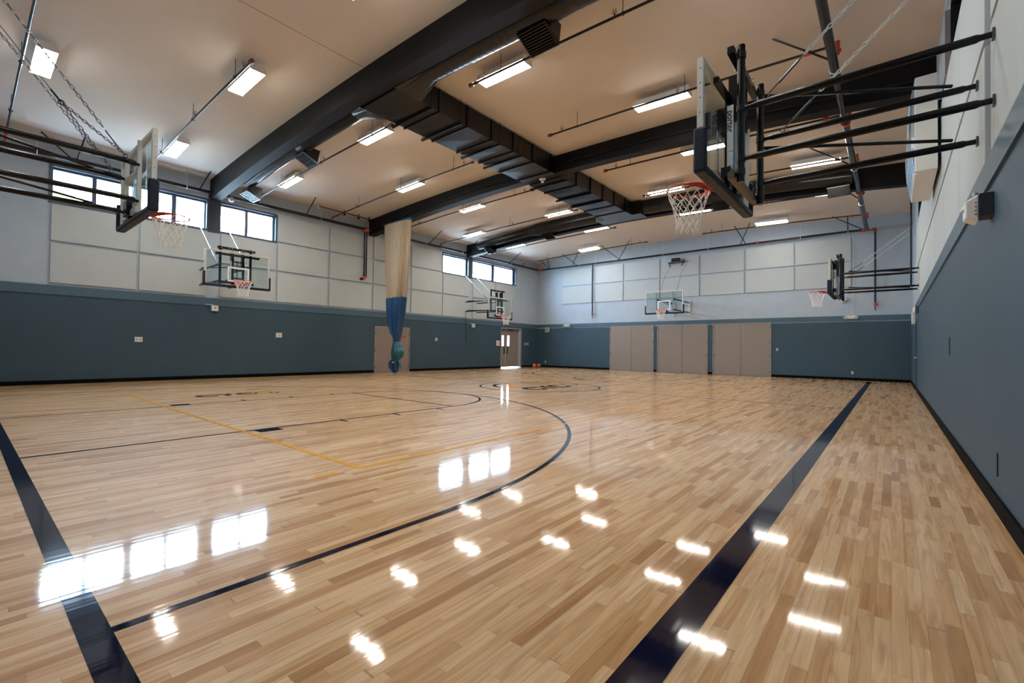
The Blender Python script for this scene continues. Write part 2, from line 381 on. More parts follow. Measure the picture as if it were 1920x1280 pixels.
# ceiling: shallow vault
n = 40; us = [WL-.3+(WR-WL+.6)*i/n for i in range(n+1)]; mb = MB()
vs = []
for u in us: vs += [(u, YN-.3, zc(u)), (u, YF+.4, zc(u)), (u, YN-.3, zc(u)+.3), (u, YF+.4, zc(u)+.3)]
mb.add(vs, [(4*i, 4*i+1, 4*i+5, 4*i+4) for i in range(n)] + [(4*i+2, 4*i+6, 4*i+7, 4*i+3) for i in range(n)])
struct(mb.build('ceiling', 'ceil', smooth=True))
# plaster joints, thin proud ribs
mb = MB()
mb.box(-8.53, -8.52, 1.6, 5.3, zc(-8.5)-.004, zc(-8.5)+.01)
struct(mb.build('trim_9', mat('joint_plaster', srgb(150, 138, 126), .9)))
# dado cladding, cap, cove base
def along_x(x_in, x_wall, y0, y1, z0, z1, mb): mb.box(min(x_in, x_wall), max(x_in, x_wall), y0, y1, z0, z1)
CAP0, CAP1 = 2.45, 2.705
mb = MB()
for a, b in ((YN, 11.77), (13.70, 20.28), (22.24, YF)): along_x(XL, WL, a, b, 0, CAP0, mb)
along_x(XL, WL, 11.77, 13.70, 2.07, CAP0, mb); along_x(XL, WL, 20.28, 22.24, 2.395, CAP0, mb)
struct(mb.build('trim_1', 'dado'))
struct(MB().box(WL, XL+.022, YN, YF+.02, CAP0, CAP1).build('trim_2', 'cap'))
mb = MB()
for a, b in ((YN, 11.77), (13.70, 20.28), (22.24, YF)): mb.box(WL, XL+.02, a, b, 0, .115)
struct(mb.build('baseboard_left', 'base'))
mb = MB(); FD = [(-12.44, -9.84), (-9.655, -7.055), (-6.82, -4.26)]
xs = [WL] + [v for d in FD for v in d] + [WR]
for i in range(0, len(xs), 2): mb.box(xs[i], xs[i+1], YF, WF, 0, CAP0)
struct(mb.build('trim_3', 'dado'))
struct(MB().box(WL, WR, YF-.022, WF, CAP0+.055, CAP1).build('trim_4', 'cap'))
mb = MB()
for i in range(0, len(xs), 2): mb.box(xs[i], xs[i+1], YF-.02, WF, 0, .115)
struct(mb.build('baseboard_back', 'base'))
mb = MB()
for a, b in ((YN, 18.4), (19.5, YF)): mb.box(XR, WR, a, b, 0, CAP0)
mb.box(XR, WR, 18.4, 19.5, 2.2, CAP0)
struct(mb.build('trim_5', 'dado'))
struct(MB().box(XR-.022, WR, YN, YF, CAP0, 2.665).build('trim_6', 'cap'))
mb = MB()
for a, b in ((YN, 18.4), (19.5, YF)): mb.box(XR-.02, WR, a, b, 0, .115)
struct(mb.build('baseboard_right', 'base'))
struct(MB().box(WL, WR, YN, YN+.03, 0, CAP0).build('trim_7', 'dado'))
struct(MB().box(WL, WR, YN, YN+.05, 0, .115).build('baseboard_front', 'base'))
# outside: ground added to bounce daylight, and a tree beyond the left windows
struct(MB().box(-60, WL-.3, -40, 60, -.3, -.02).build('ground', 'bounce_ground'))

# ------------------------------------------------------------------ windows
def window(n_, y0, y1, panes, z0=4.95, z1=6.03):
    xo = WL-.14; t = .07
    mb = MB()
    mb.box(xo-.03, WL+.02, y0+.06, y1-.06, z0, z0+t); mb.box(xo-.03, WL+.02, y0+.06, y1-.06, z1-t, z1)
    mb.box(xo-.03, WL+.02, y0, y0+.06, z0, z1); mb.box(xo-.03, WL+.02, y1-.06, y1, z0, z1)
    fr = struct(mb.build('window_%d' % n_, 'frame'))
    b = MB(); edges = [y0+.06] + [v for p in panes for v in p] + [y1-.06]
    for i in range(0, len(edges), 2):
        if edges[i+1]-edges[i] > .005: b.box(xo-.04, xo+.03, edges[i], edges[i+1], z0+t+.001, z1-t-.001)
    for p in panes: b.box(xo-.04, xo+.03, p[0], p[1], z1-t-.06, z1-t-.001); b.box(xo-.04, xo+.03, p[0], p[1], z0+t+.001, z0+t+.02)
    b.build('window_sash', 'frame', fr)
    for p in panes: MB().box(xo-.006, xo, p[0]-.005, p[1]+.005, z0+t, z1-t-.05).build('window_pane', 'glass', fr)
window(1, 1.50, 3.41, [(1.60, 2.40), (2.50, 3.30)])
window(2, 3.43, 5.30, [(3.53, 4.30), (4.42, 5.20)])
window(3, 5.60, 7.53, [(5.70, 6.46), (6.56, 7.40)])
window(4, 15.69, 17.62, [(15.78, 17.46)])
window(5, 17.84, 21.67, [(17.93, 19.55), (19.79, 21.44)])
def pier(y0, y1):
    o = MB().box(WL, WL+.035, y0, y1, 4.93, 6.2).build('trim_8' if y0 < 10 else 'trim_10', 'post'); struct(o)
pier(5.28, 5.62); pier(17.60, 17.86)
for k, (y0, y1) in enumerate(((1.4, 8.72), (12.3, 18.6))):
    mb = MB(); xo = WR+.10
    mb.box(WR-.01, xo, y0+.06, y1-.06, 5.06, 5.12); mb.box(WR-.01, xo, y0+.06, y1-.06, 5.96, 6.02); mb.box(WR-.01, xo, y0, y0+.06, 5.06, 6.02); mb.box(WR-.01, xo, y1-.06, y1, 5.06, 6.02)
    fr = struct(mb.build('window_%d' % (6+k), 'dark'))
    MB().box(xo, xo+.02, y0, y1, 5.06, 6.02).build('window_pane', 'dark', fr)
    b = MB(); t = y0+1.2
    while t < y1-.3: b.box(xo-.04, xo, t-.025, t+.025, 5.12, 5.96); t += 1.22
    b.build('window_sash', 'dark', fr)
tag(MB().box(XR-.018, WR-.002, 8.74, 9.36, 5.04, 5.95).build('wall_pier', mat('pier_paint', srgb(150, 150, 150), .8)), 'grey boxed post between the blacked-out high windows on the right wall', 'post')

# ------------------------------------------------------------------ doors
def door_pair(n_, axis, a0, a1, z1, split, recess=0., knob=True, hinges=True, lites=False):
    """axis 'y': on the far wall (a = x); axis 'x': on the left wall (a = y)"""
    def B(mb, a, b, d0, d1, z0, z1_):   # d = distance into the room from the wall face (positive in)
        if axis == 'y': mb.box(a, b, YF-d1, YF-d0, z0, z1_)
        else: mb.box(XL+d0, XL+d1, a, b, z0, z1_)
        return mb
    f = MB(); w = .05
    B(f, a0, a0+w, -.05-recess, .02, 0, z1); B(f, a1-w, a1, -.05-recess, .02, 0, z1); B(f, a0+w, a1-w, -.05-recess, .02, z1-w, z1)
    fr = struct(f.build('door_%d' % n_, 'taupe2'))
    zb0 = .012
    for s, (a, b) in enumerate(((a0+w+.004, split-.006), (split+.006, a1-w-.004))):
        lf = MB()
        if lites:
            # leaf with a tall vision slot beside the meeting stile
            if s == 0: p0, p1 = b-.34, b-.16
            else: p0, p1 = a+.16, a+.34
            for q in ((a, p0, .05, z1-w), (p1, b, .05, z1-w), (p0, p1, .05, 1.30), (p0, p1, 1.92, z1-w)): B(lf, q[0], q[1], -recess-.01, -recess+.035, q[2], q[3])
        else: B(lf, a, b, -.03, .008, zb0, z1-w-.004)
        leaf = lf.build('door_leaf', 'taupe', fr)
        if lites:
            B(MB(), p0, p1, -recess+.005, -recess+.012, 1.30, 1.92).build('vision_pane', 'glass', leaf)
            pa = (b-.19, b-.09) if s == 0 else (a+.09, a+.19)
            B(MB(), pa[0], pa[1], -recess+.036, -recess+.05, .82, 1.24).build('push_plate', 'chalk', leaf)
        if hinges:
            ha = a-.02 if s == 0 else b-.01
            for hz in ([.22, .95, 1.62, 2.3] if z1 > 2.4 else [.25, 1.0, 1.75]):
                B(MB(), ha, ha+.03, .0, .03, hz-.06, hz+.06).build('hinge', 'vent', leaf)
    if knob:
        c = (split+.07, YF-.035, 1.13)
        MB().ball(c, .022, n=10, m=6).build('door_knob', 'alum', fr, smooth=True)
        MB().box(split-.008, split+.008, YF-.02, YF-.008, .02, .14).build('floor_bolt', 'chalk', fr)
    return fr
door_pair(1, 'y', -12.44, -9.84, 2.505, -11.13)
door_pair(2, 'y', -9.655, -7.055, 2.505, -8.33)
door_pair(3, 'y', -6.82, -4.26, 2.505, -5.55)
d4 = door_pair(4, 'x', 11.77, 13.70, 2.065, 12.73, knob=False)
d5 = door_pair(5, 'x', 20.28, 22.24, 2.39, 20.98, recess=.24, knob=False, hinges=False, lites=True)
MB().box(XL-.23, XL-.15, 20.5, 20.9, 2.2, 2.28).build('door_closer', 'vent', d5); 
MB().box(XL-.23, XL-.15, 21.2, 21.6, 2.2, 2.28).build('door_closer', 'vent', d5)
# red notice lettering on the narrow door
mb = MB(); y = 13.08
for i in range(9):
    w = random.uniform(.028, .046); mb.box(XL+.009, XL+.012, y, y+w, 1.60, 1.67); y += w+.014
mb.build('notice_lettering', 'amber', d4)
# blue side door in the right wall
fr = struct(MB().box(XR-.005, WR, 18.4, 18.45, 0, 2.2).box(XR-.005, WR, 19.45, 19.5, 0, 2.2).box(XR-.005, WR, 18.45, 19.45, 2.15, 2.2).build('door_6', 'post'))
MB().box(XR+.015, WR, 18.45, 19.45, .01, 2.15).build('door_leaf', 'dado', fr)
MB().ball((XR-.03, 18.6, 1.02), .03, n=10, m=6).build('door_knob', 'alum', fr, smooth=True)

# ------------------------------------------------------------------ acoustic panels
def panel(box, label, grp):
    o = MB().box(*box).build('acoustic_panel', 'panel', bevel=.004); tag(o, label, 'wall panel', grp); return o
LC = [(1.57, 3.42), (3.49, 5.27), (5.67, 7.47), (7.55, 9.53), (9.61, 11.58), (11.66, 13.66), (13.74, 15.64), (15.73, 17.60), (17.90, 19.70), (19.78, 21.42)]
ROWS = [(2.775, 3.855, 'bottom row'), (3.93, 4.945, 'middle row'), (5.02, 5.97, 'top row')]
for r, (z0, z1, rn) in enumerate(ROWS):
    for c, (y0, y1) in enumerate(LC):
        if r == 2 and not 3 <= c <= 6: continue
        if r == 1 and c in (0, 1, 2, 7, 8, 9): z1_ = 4.93
        else: z1_ = z1
        panel((WL, XL+.026, y0, y1, z0, z1_), 'pale grey fabric panel on left wall, %s, %s from the near end' % (rn, ORD[c if r < 2 else c-3]), 'acoustic panels on the left wall')
FC = [(-15.73, -13.66), (-13.50, -11.66), (-11.60, -9.55), (-9.48, -7.50), (-7.43, -5.42), (-5.35, -3.37), (-3.30, -1.31)]
for r, (z0, z1, rn) in enumerate(((3.93, 4.95, 'lower row'), (5.03, 6.0, 'upper row'))):
    for c, (x0, x1) in enumerate(FC):
        panel((x0, x1, YF-.026, WF, z0, z1), 'pale grey fabric panel on far wall, %s, %s from the left' % (rn, ORD[c]), 'acoustic panels on the far wall')
RC = [(-.7, 1.36), (1.44, 3.32), (3.40, 5.10), (5.40, 7.29), (7.31, 9.21), (9.23, 11.13), (11.15, 13.05), (13.07, 14.97), (14.99, 16.89), (16.91, 18.8)]
for r, (z0, z1, rn) in enumerate(((2.68, 3.70, 'bottom row'), (3.76, 5.03, 'upper row'))):
    for c, (y0, y1) in enumerate(RC):
        if c < 2: continue
        panel((XR, WR, y0, y1, z0, z1), 'pale grey fabric panel on right wall, %s, %s from the camera' % (rn, ORD[c-2]), 'acoustic panels on the right wall')

# ------------------------------------------------------------------ beams
def beam(name, y0, y1, label):
    n = 36; mb = MB(); vs = []; xs = [WL+(WR-WL)*i/n for i in range(n+1)]
    for x in xs: vs += [(x,y0,zb(x)), (x,y1,zb(x)), (x,y1,zc(x)+.05), (x,y0,zc(x)+.05)]
    fs = []
    for i in range(n):
        a, b = 4*i, 4*i+4
        fs += [(a,a+1,b+1,b), (a+1,a+2,b+2,b+1), (a,b,b+3,a+3)]
    fs += [(3,2,1,0), (4*n, 4*n+1, 4*n+2, 4*n+3)]
    o = mb.add(vs, fs).build(name, 'beam'); tag(o, label, 'beam', 'glulam roof beams'); return o, xs
beam('roof_beam', 5.32, 5.62, 'nearest black curved roof beam crossing the ceiling above the near hoops')
b2, xs = beam('roof_beam', 11.42, 11.74, 'middle black curved roof beam that carries the tied-up divider curtain')
mb = MB(); vs = []
for x in xs: vs += [(x,11.37,zb(x)+.20), (x,11.43,zb(x)+.20), (x,11.43,zb(x)+.23), (x,11.37,zb(x)+.23)]
fs = []
for i in range(len(xs)-1):
    a, b = 4*i, 4*i+4; fs += [(a,a+1,b+1,b), (a+2,a+3,b+3,b+2), (a,b,b+3,a+3), (a+1, a+2, b+2, b+1)]
mb.add(vs, fs).build('curtain_track', 'gun', b2)
beam('roof_beam', 17.42, 17.72, 'farthest black curved roof beam, over the far side hoops')
beam('roof_beam', -.72, -.42, 'black curved roof beam against the wall behind the camera')

# ------------------------------------------------------------------ rectangular trunk duct
TX0, TX1, TZ0, TZ1 = -9.06, -7.83, 6.43, 6.93
def trunk(y0, y1, label, cross):
    t = root('rectangular_duct', label, 'duct', (0, y0, 0), 0, 'rectangular ceiling ducts')
    MB().box(TX0, TX1, 0, y1-y0, TZ0, TZ1).build('duct_body', 'duct', t)
    L = y1-y0; k = 1
    while k*.87 < L-.2:
        y = k*.87
        f = MB(); f.box(TX0-.03, TX1+.03, y-.015, y+.015, TZ0-.03, TZ0); f.box(TX0-.03, TX0, y-.015, y+.015, TZ0, TZ1); f.box(TX1, TX1+.03, y-.015, y+.015, TZ0, TZ1)
        f.build('duct_flange', 'black', t)
        # cross-broken sheet between flanges: four shallow facets
        cx_, cy_ = (TX0+TX1)/2, y-.435
        MB().add([(TX0+.02, y-.84, TZ0-.001), (TX1-.02, y-.84, TZ0-.001), (TX1-.02, y-.03, TZ0-.001), (TX0+.02, y-.03, TZ0-.001), (cx_, cy_, TZ0-.014)], [(0,4,1), (1,4,2), (2,4,3), (3,4,0)]).build('sheet_facet', 'duct', t)
        k += 1
    for y in cross:
        h = MB().box(TX0-.14, TX1+.06, y-.025, y+.025, TZ0-.06, TZ0-.01)
        for x in (TX0-.11, TX1+.04): h.tube([(x, y, TZ0-.03), (x, y, zc(x)+.02)], .006, 6)
        h.build('trapeze_hanger', 'black', t)
    return t
t1 = trunk(5.92, 11.42, 'black rectangular duct running from nearest beam to middle beam', [.62, 1.5, 2.9, 3.8])
t2 = trunk(11.74, 16.72, 'black rectangular duct running from middle beam to farthest beam', [.25, 1.75, 2.7])

def round_duct(y, segs, label, regs, taper, side):
    """segs: (x0,x1,r); the duct hangs beside a beam, axis along x"""
    t = root('round_duct', label, 'duct', (0, y, 0), 0, 'round ceiling ducts')
    zd = lambda x, r: zb(x)+.30-.02
    for x0, x1, r in segs:
        n = max(6, int(abs(x1-x0)/.5)); pts = [(x0+(x1-x0)*i/n, 0, zd(x0+(x1-x0)*i/n, r)) for i in range(n+1)]
        MB().tube(pts, r, 28).build('duct_pipe', 'duct', t, smooth=True)
        rb = MB(); q = min(x0, x1)+.1
        while q < max(x0, x1)-.05: rb.ring((q, 0, zd(q, r)), r+.001, .003, 'x', 28, 4); q += .15
        rb.build('duct_seam', 'duct', t, smooth=True)
    for x0, r0, x1, r1 in taper:      # cone, last one runs into the square trunk
        pts = [(x0+(x1-x0)*i/4, 0, zd(x0+(x1-x0)*i/4, 0)) for i in range(5)]
        MB().tube(pts, [r0+(r1-r0)*i/4 for i in range(5)], 28).build('duct_reducer', 'duct', t, smooth=True)
    for x, w, r in regs:
        z = zd(x, r); dz = -.30
        s = side
        b = MB()
        a, c = x-w/2, x+w/2
        # boot: from pipe down and out to a square grille tilted into the room
        p = [(a, s*.05, z-.05), (c, s*.05, z-.05), (c, s*.42, z-.08), (a, s*.42, z-.08)]
        q = [(a-.02, -s*.06, z-.26), (c+.02, -s*.06, z-.26), (c+.02, s*.34, z-.44), (a-.02, s*.34, z-.44)]
        b.add(p+q, [(0,1,2,3),(7,6,5,4),(0,4,5,1),(1,5,6,2),(2,6,7,3),(3,7,4,0)])
        rg = b.build('duct_register', 'black', t)
        g = MB(); nn = Vector((0, -.18, -.40)).normalized()
        e0, e1 = Vector(q[0]), Vector(q[3]); off = Vector((0, -s*.02, -.016)) if s > 0 else Vector((0, -s*.02, -.016))
        for k in range(9):
            f = (k+.5)/9; pa = e0.lerp(e1, f)+off; g.bar((a, pa.y, pa.z), (c, pa.y, pa.z), .012, .02)
        g.bar((a-.01, q[0][1], q[0][2]-.01), (c+.01, q[0][1], q[0][2]-.01), .03, .03); g.bar((a-.01, q[3][1], q[3][2]-.01), (c+.01, q[3][1], q[3][2]-.01), .03, .03)
        g.bar((a, q[0][1], q[0][2]-.01), (a, q[3][1], q[3][2]-.01), .03, .03); g.bar((c, q[0][1], q[0][2]-.01), (c, q[3][1], q[3][2]-.01), .03, .03)
        g.build('register_grille', 'vent' if x < -12.3 and y < 10 else 'black', rg)  # grilles near the windows get a paler material: window light put into the colour
    return t
def transition(t, x_from, x_to, y, r, yw):
    """square-to-round boot between trunk side and round duct"""
    z = zb((x_from+x_to)/2)+.28; n = 24; vs = []
    for k in range(n):
        w = 2*PI*k/n; cy_, sz = math.cos(w), math.sin(w); m_ = max(abs(cy_), abs(sz))
        vs.append((x_from, cy_*r, z+sz*r))
    for k in range(n):
        w = 2*PI*k/n; cy_, sz = math.cos(w), math.sin(w); m_ = max(abs(cy_), abs(sz))
        vs.append((x_to, cy_/m_*yw, (TZ0+TZ1)/2+sz/m_*(TZ1-TZ0)/2))
    fs = [(k, (k+1) % n, n+(k+1) % n, n+k) for k in range(n)]
    MB().add(vs, fs).build('duct_transition', 'duct', t, smooth=False)
r1 = round_duct(5.94, [(-16.1, -12.6, .19), (-12.3, -9.75, .22)], 'black round duct on nearest beam, left of the rectangular duct', [(-16.35, .55, .19), (-12.55, .5, .2)], [(-12.6, .19, -12.3, .22)], 1)
transition(r1, -9.75, TX0, 5.94, .22, .35)
r2 = round_duct(5.94, [(-7.1, -4.1, .26), (-3.8, .55, .24)], 'black round duct on nearest beam, right of the rectangular duct', [(-4.55, .55, .26)], [(-4.1, .26, -3.8, .24)], 1)
transition(r2, -7.1, TX1, 5.94, .26, .35)
MB().box(TX0, TX1, -.30, -.02, TZ0, TZ1).build('duct_plenum', 'duct', r1)
r3 = round_duct(17.06, [(-16.4, -13.1, .19), (-12.6, -9.4, .27)], 'black round duct on farthest beam, left of the rectangular duct', [(-15.75, .45, .19), (-12.1, .5, .2)], [(-13.1, .19, -12.6, .27)], 1)
r4 = round_duct(17.06, [(-7.5, -4.0, .27), (-3.7, -.9, .20)], 'black round duct on farthest beam, right of the rectangular duct', [(-4.7, .5, .2), (-1.25, .55, .2)], [(-4.0, .27, -3.7, .20)], 1)
MB().box(TX0-.35, TX1+.35, -.34, .34, TZ0, TZ1).build('duct_plenum', 'duct', r3)

# ------------------------------------------------------------------ ceiling lamps
lamp0 = None
def lamp(x, y, label):
    global lamp0
    if lamp0 is None:
        lamp0 = root('ceiling_light', label, 'ceiling light', (0,0,0), 0, 'fluorescent ceiling lights')
        hb = MB(); w, l = .15, .61
        hb.add([(-l,-w,.02),(l,-w,.02),(l,w,.02),(-l,w,.02),(-l,-w*.78,.13),(l,-w*.78,.13),(l,w*.78,.13),(-l,w*.78,.13),(-l,-w,.0),(l,-w,.0),(l,w,.0),(-l,w,.0)],
               [(4,5,6,7),(0,1,5,4),(1,2,6,5),(2,3,7,6),(3,0,4,7),(8,9,1,0),(9,10,2,1),(10,11,3,2),(11,8,0,3)])
        hb.build('lamp_housing', 'white', lamp0)
        MB().box(-l+.012, l-.012, -w+.012, w-.012, -.022, .004).build('lamp_diffuser', 'diff', lamp0, bevel=.008)
        e = MB(); e.box(-l-.004, -l+.011, -w-.001, w+.001, -.024, .021); e.box(l-.011, l+.004, -w-.001, w+.001, -.024, .021); e.build('end_cap', 'white', lamp0)
        st = MB(); st.tube([(-.35,0,.13),(-.35,0,.34)], .008, 6); st.tube([(.35,0,.13),(.35,0,.34)], .008, 6); st.build('hanger_stem', 'white', lamp0)
        o = lamp0
    else: o = copy_tree(lamp0); o['label'] = label
    z = 6.70-.15*((x+8.5)/7)**2
    o.location = (x, y, z+.02)
    sl = -2*.30*(x+8.5)/9.1**2
    o.rotation_euler = (0, -math.atan(sl), 0)
XA = [-15.38, -10.53, -6.06, -1.68]; XB = [-12.78, -3.93]
rown = ['first', 'second', 'third', 'fourth', 'fifth', 'sixth', 'seventh', 'eighth']
for r, (y, xs_) in enumerate(((.98, [-12.88, -3.93]), (3.80, XA), (6.95, XA), (9.85, XB), (12.88, XB), (15.65, XA), (18.85, XA), (22.0, XB))):
    for c, x in enumerate(xs_):
        lamp(x, y, 'white fluorescent ceiling light, %s row from the camera, %s from the left wall' % (rown[r], ORD[c]))

# ------------------------------------------------------------------ sprinkler branches
def branch(x0, x1, y, label, drop=True):
    """x0 = free end by the trunk, x1 = wall end"""
    t = root('sprinkler_pipe', label, 'sprinkler pipe', (x0, y, 0), 0, 'sprinkler branch pipes')
    d = 1 if x1 > x0 else -1; L = abs(x1-x0); n = 14
    P = lambda s: (d*s, 0, zp(x0+d*s))
    MB().tube([P(L*i/n) for i in range(n+1)], .023, 10).build('pipe_run', 'gun', t, smooth=True)
    c = P(0); MB().tube([(c[0]-d*.05, 0, c[2]), (c[0]+d*.05, 0, c[2])], .042, 10).build('end_coupling', 'rust', t, smooth=True)
    s = .35
    while s < L-.2:
        c = P(s); h = MB(); h.tube([(c[0], 0, c[2]+.02), (c[0], 0, c[2]+.07)], .012, 6)
        for k in range(4):
            a = PI/2*k; h.tube([(c[0]+.03*math.cos(a), .03*math.sin(a), c[2]+.06), (c[0]+.035*math.cos(a), .035*math.sin(a), c[2]+.11), (c[0]+.02*math.cos(a), .02*math.sin(a), c[2]+.15)], .0035, 4)
        h.ring((c[0], 0, c[2]+.08), .035, .004, 'z', 10, 4); h.build('sprinkler_head', 'rust', t)
        s += 2.9
    s = .8
    while s < L-.1:
        c = P(s); h = MB(); h.tube([(c[0], 0, c[2]+.02), (c[0], 0, zc(x0+c[0])+.03)], .006, 6); h.ring(c, .032, .008, 'x', 12, 4)
        h.build('hanger_rod', 'gun', t); s += 2.6
    c = P(L-.35); MB().tube([(c[0]-.05, 0, c[2]), (c[0]+.05, 0, c[2])], .042, 10).build('pipe_coupling', 'red', t, smooth=True)
    if x1 > x0:      # tee on top of the lengthwise main
        c = P(L); MB().tube([(c[0]+.08, 0, 6.27), (c[0]+.08, 0, c[2]+.05)], .042, 10).tube([(c[0]+.14, 0, 6.33), (c[0]-.0, 0, 6.33)], .03, 8).build('pipe_tee', 'red', t, smooth=True)
    elif drop:
        c = P(L); MB().tube([c, (c[0], 0, 6.22)], .026, 8).build('drop_pipe', 'red', t, smooth=True)
BYS = [.68, 3.50, 6.70, 9.55, 12.50, 15.35, 18.60, 22.0]
for i, y in enumerate(BYS):
    branch(-9.5, -17.42, y, 'dark sprinkler pipe left of the ceiling duct, %s row from the camera' % ORD[i])
    if i != 0: branch(-6.72, -.80, y, 'dark sprinkler pipe right of the ceiling duct, %s row from the camera' % ORD[i-1])

# ------------------------------------------------------------------ sprinkler mains
def main_pipe(name, label, pts, r, couplings, hangers, braces, m='gun'):
    t = root(name, label, 'pipe', pts[0])
    o = Vector(pts[0]); Q = [Vector(p)-o for p in pts]
    MB().tube(Q, r, 14).build('pipe_run', m, t, smooth=True)
    for a, b in couplings: MB().tube([Vector(a)-o, Vector(b)-o], r+.02, 14).build('pipe_coupling', 'red', t, smooth=True)
    for p in hangers:
        p = Vector(p)-o; zt = zc(p.x+o.x)-o.z+.02
        h = MB(); h.tube([(p.x, p.y, p.z+r), (p.x, p.y, zt)], .005, 6); ax = 'y' if abs((Q[-1]-Q[0]).x) < 1 else 'x'
        h.ring(p, r+.006, .01, ax, 16, 4); h.build('pipe_hanger', 'white', t)
    for a, b in braces: MB().tube([Vector(a)-o, Vector(b)-o], .017, 8).build('sway_brace', 'black', t)
    return t
xm = -17.44; zm = 6.19
mpl = main_pipe('sprinkler_main', 'black sprinkler main pipe along the top of the left wall', [(xm, .05, zm), (xm, 23.7, zm)], .058,
    [((xm, .0, zm), (xm, .12, zm)), ((xm, 11.05, zm), (xm, 11.25, zm)), ((xm, 23.5, zm), (xm, 23.65, zm))],
    [(xm, y, zm) for y in (1.25, 4.6, 9.1, 14.4, 16.9, 20.9)],
    [((-17.44, 1.95, zm), (-17.30, 1.30, 6.7)), ((-17.44, 2.02, zm), (-16.7, 2.10, 6.74)), ((-17.44, 4.95, zm), (-16.9, 5.1, 6.72)), ((-17.44, 6.8, zm), (-16.6, 6.0, 6.74)),
     ((-17.44, 8.5, zm), (-16.7, 8.5, 6.74)), ((-17.44, 14.6, zm), (-16.6, 14.7, 6.75)), ((-17.44, 17.1, zm), (-16.6, 17.2, 6.75)), ((-17.44, 20.7, zm), (-16.6, 20.8, 6.75))])
yb_ = 23.66
main_pipe('sprinkler_main', 'black sprinkler main pipe along the top of the far wall', [(-17.3, yb_, 6.17), (-1.4, yb_, 6.22), (-.80, yb_, 6.2)], .045,
    [((-17.25, yb_, 6.17), (-17.05, yb_, 6.17)), ((-4.85, yb_, 6.21), (-4.75, yb_, 6.21)), ((-.95, yb_, 6.2), (-.7, yb_, 6.2))],
    [(x, yb_, 6.2) for x in (-14.9, -14.4, -13.3, -9.3, -7.0, -1.4, -3.1)],
    [((-16.6, yb_, 6.17), (-16.9, 23.1, 6.70)), ((-16.6, yb_, 6.17), (-16.3, 23.1, 6.72)), ((-14.95, yb_, 6.18), (-14.0, 22.9, 6.84)), ((-14.55, yb_, 6.18), (-15.1, 22.9, 6.80)),
     ((-11.75, yb_, 6.2), (-12.4, 22.6, 6.92)), ((-11.85, yb_, 6.2), (-10.7, 22.6, 6.95)), ((-5.55, yb_, 6.21), (-4.9, 22.6, 6.93)), ((-5.3, yb_, 6.21), (-5.6, 22.8, 6.95)),
     ((-1.4, yb_, 6.22), (-1.4, 23.3, 6.80)), ((-.85, yb_, 6.2), (-1.9, 23.2, 6.82))])
main_pipe('sprinkler_main', 'thick black sprinkler main pipe running lengthwise over the right-hand hoops', [(-.78, -.4, 6.2), (-.78, 23.66, 6.2)], .070,
    [((-.78, 12.3, 6.2), (-.78, 12.42, 6.2)), ((-.78, 17.9, 6.2), (-.78, 18.05, 6.2))] + [],
    [(-.78, y, 6.2) for y in (4.2, 9.9, 15.6, 19.4)],
    [((-.78, 9.6, 6.2), (-1.75, 9.3, 6.88)), ((-.78, 15.4, 6.2), (-1.8, 15.0, 6.86)), ((-.78, 19.0, 6.2), (-1.5, 18.7, 6.88))])
for k, (x, y0, z1, z0, side) in enumerate(((-13.55, YF-.10, 6.17, 3.15, 'black standpipe with red valve down the far wall, left of the doors'), (-.51, YF-.12, 6.2, 3.05, 'black standpipe with red valve down the far wall, right end'))):
    t = root('standpipe', side, 'pipe', (x, y0, z0))
    MB().tube([(0 if k == 0 else -.28, 0, z1-z0), (0, 0, z1-z0-.02), (0, 0, .1)] if k else [(0, -.1, z1-z0), (0, 0, z1-z0-.06), (0, 0, .1)], .034, 12).build('pipe_run', 'gun', t, smooth=True)
    MB().tube([(0,0,.0),(0,0,.14)], .055, 12).ball((0.05, -.02, .07), .05).build('valve_body', 'red', t, smooth=True)
    MB().tube([(0,0,0),(0,0,-.10),(.03,0,-.18)], .018, 8).build('drain_tail', 'gun', t, smooth=True)
    if k: MB().tube([(0,0,z1-z0-.1),(0,0,z1-z0+.04)], .055, 12).tube([(-.1,0,z1-z0),(.04,0,z1-z0)], .055, 12).build('pipe_coupling', 'red', t, smooth=True)
t = root('standpipe', 'twin black pipes with orange elbows hanging beside the divider curtain on the left wall', 'pipe', (XL+.14, 11.15, 4.1))
for dy in (-.045, .055): MB().tube([(0, dy, 2.0), (0, dy, .05)], .032, 12).build('pipe_run', 'black', t, smooth=True)
MB().box(-.06, .08, -.12, .13, 1.98, 2.14).build('pipe_coupling', 'red', t, bevel=.03)
MB().tube([(0, .05, .08), (0, -.02, 0), (0, -.10, -.05)], .065, 12).build('pipe_elbow', 'red', t, smooth=True)
MB().tube([(0, -.12, -.06), (0, -.22, -.06)], .055, 12).build('pipe_cap', 'black', t, smooth=True)
tag(MB().tube([(-1.24, YF-.04, 2.72), (-1.24, YF-.04, 6.15)], .009, 6).build('conduit', 'alum'), 'thin white conduit rising from the emergency light on the far wall to the sprinkler main', 'conduit')

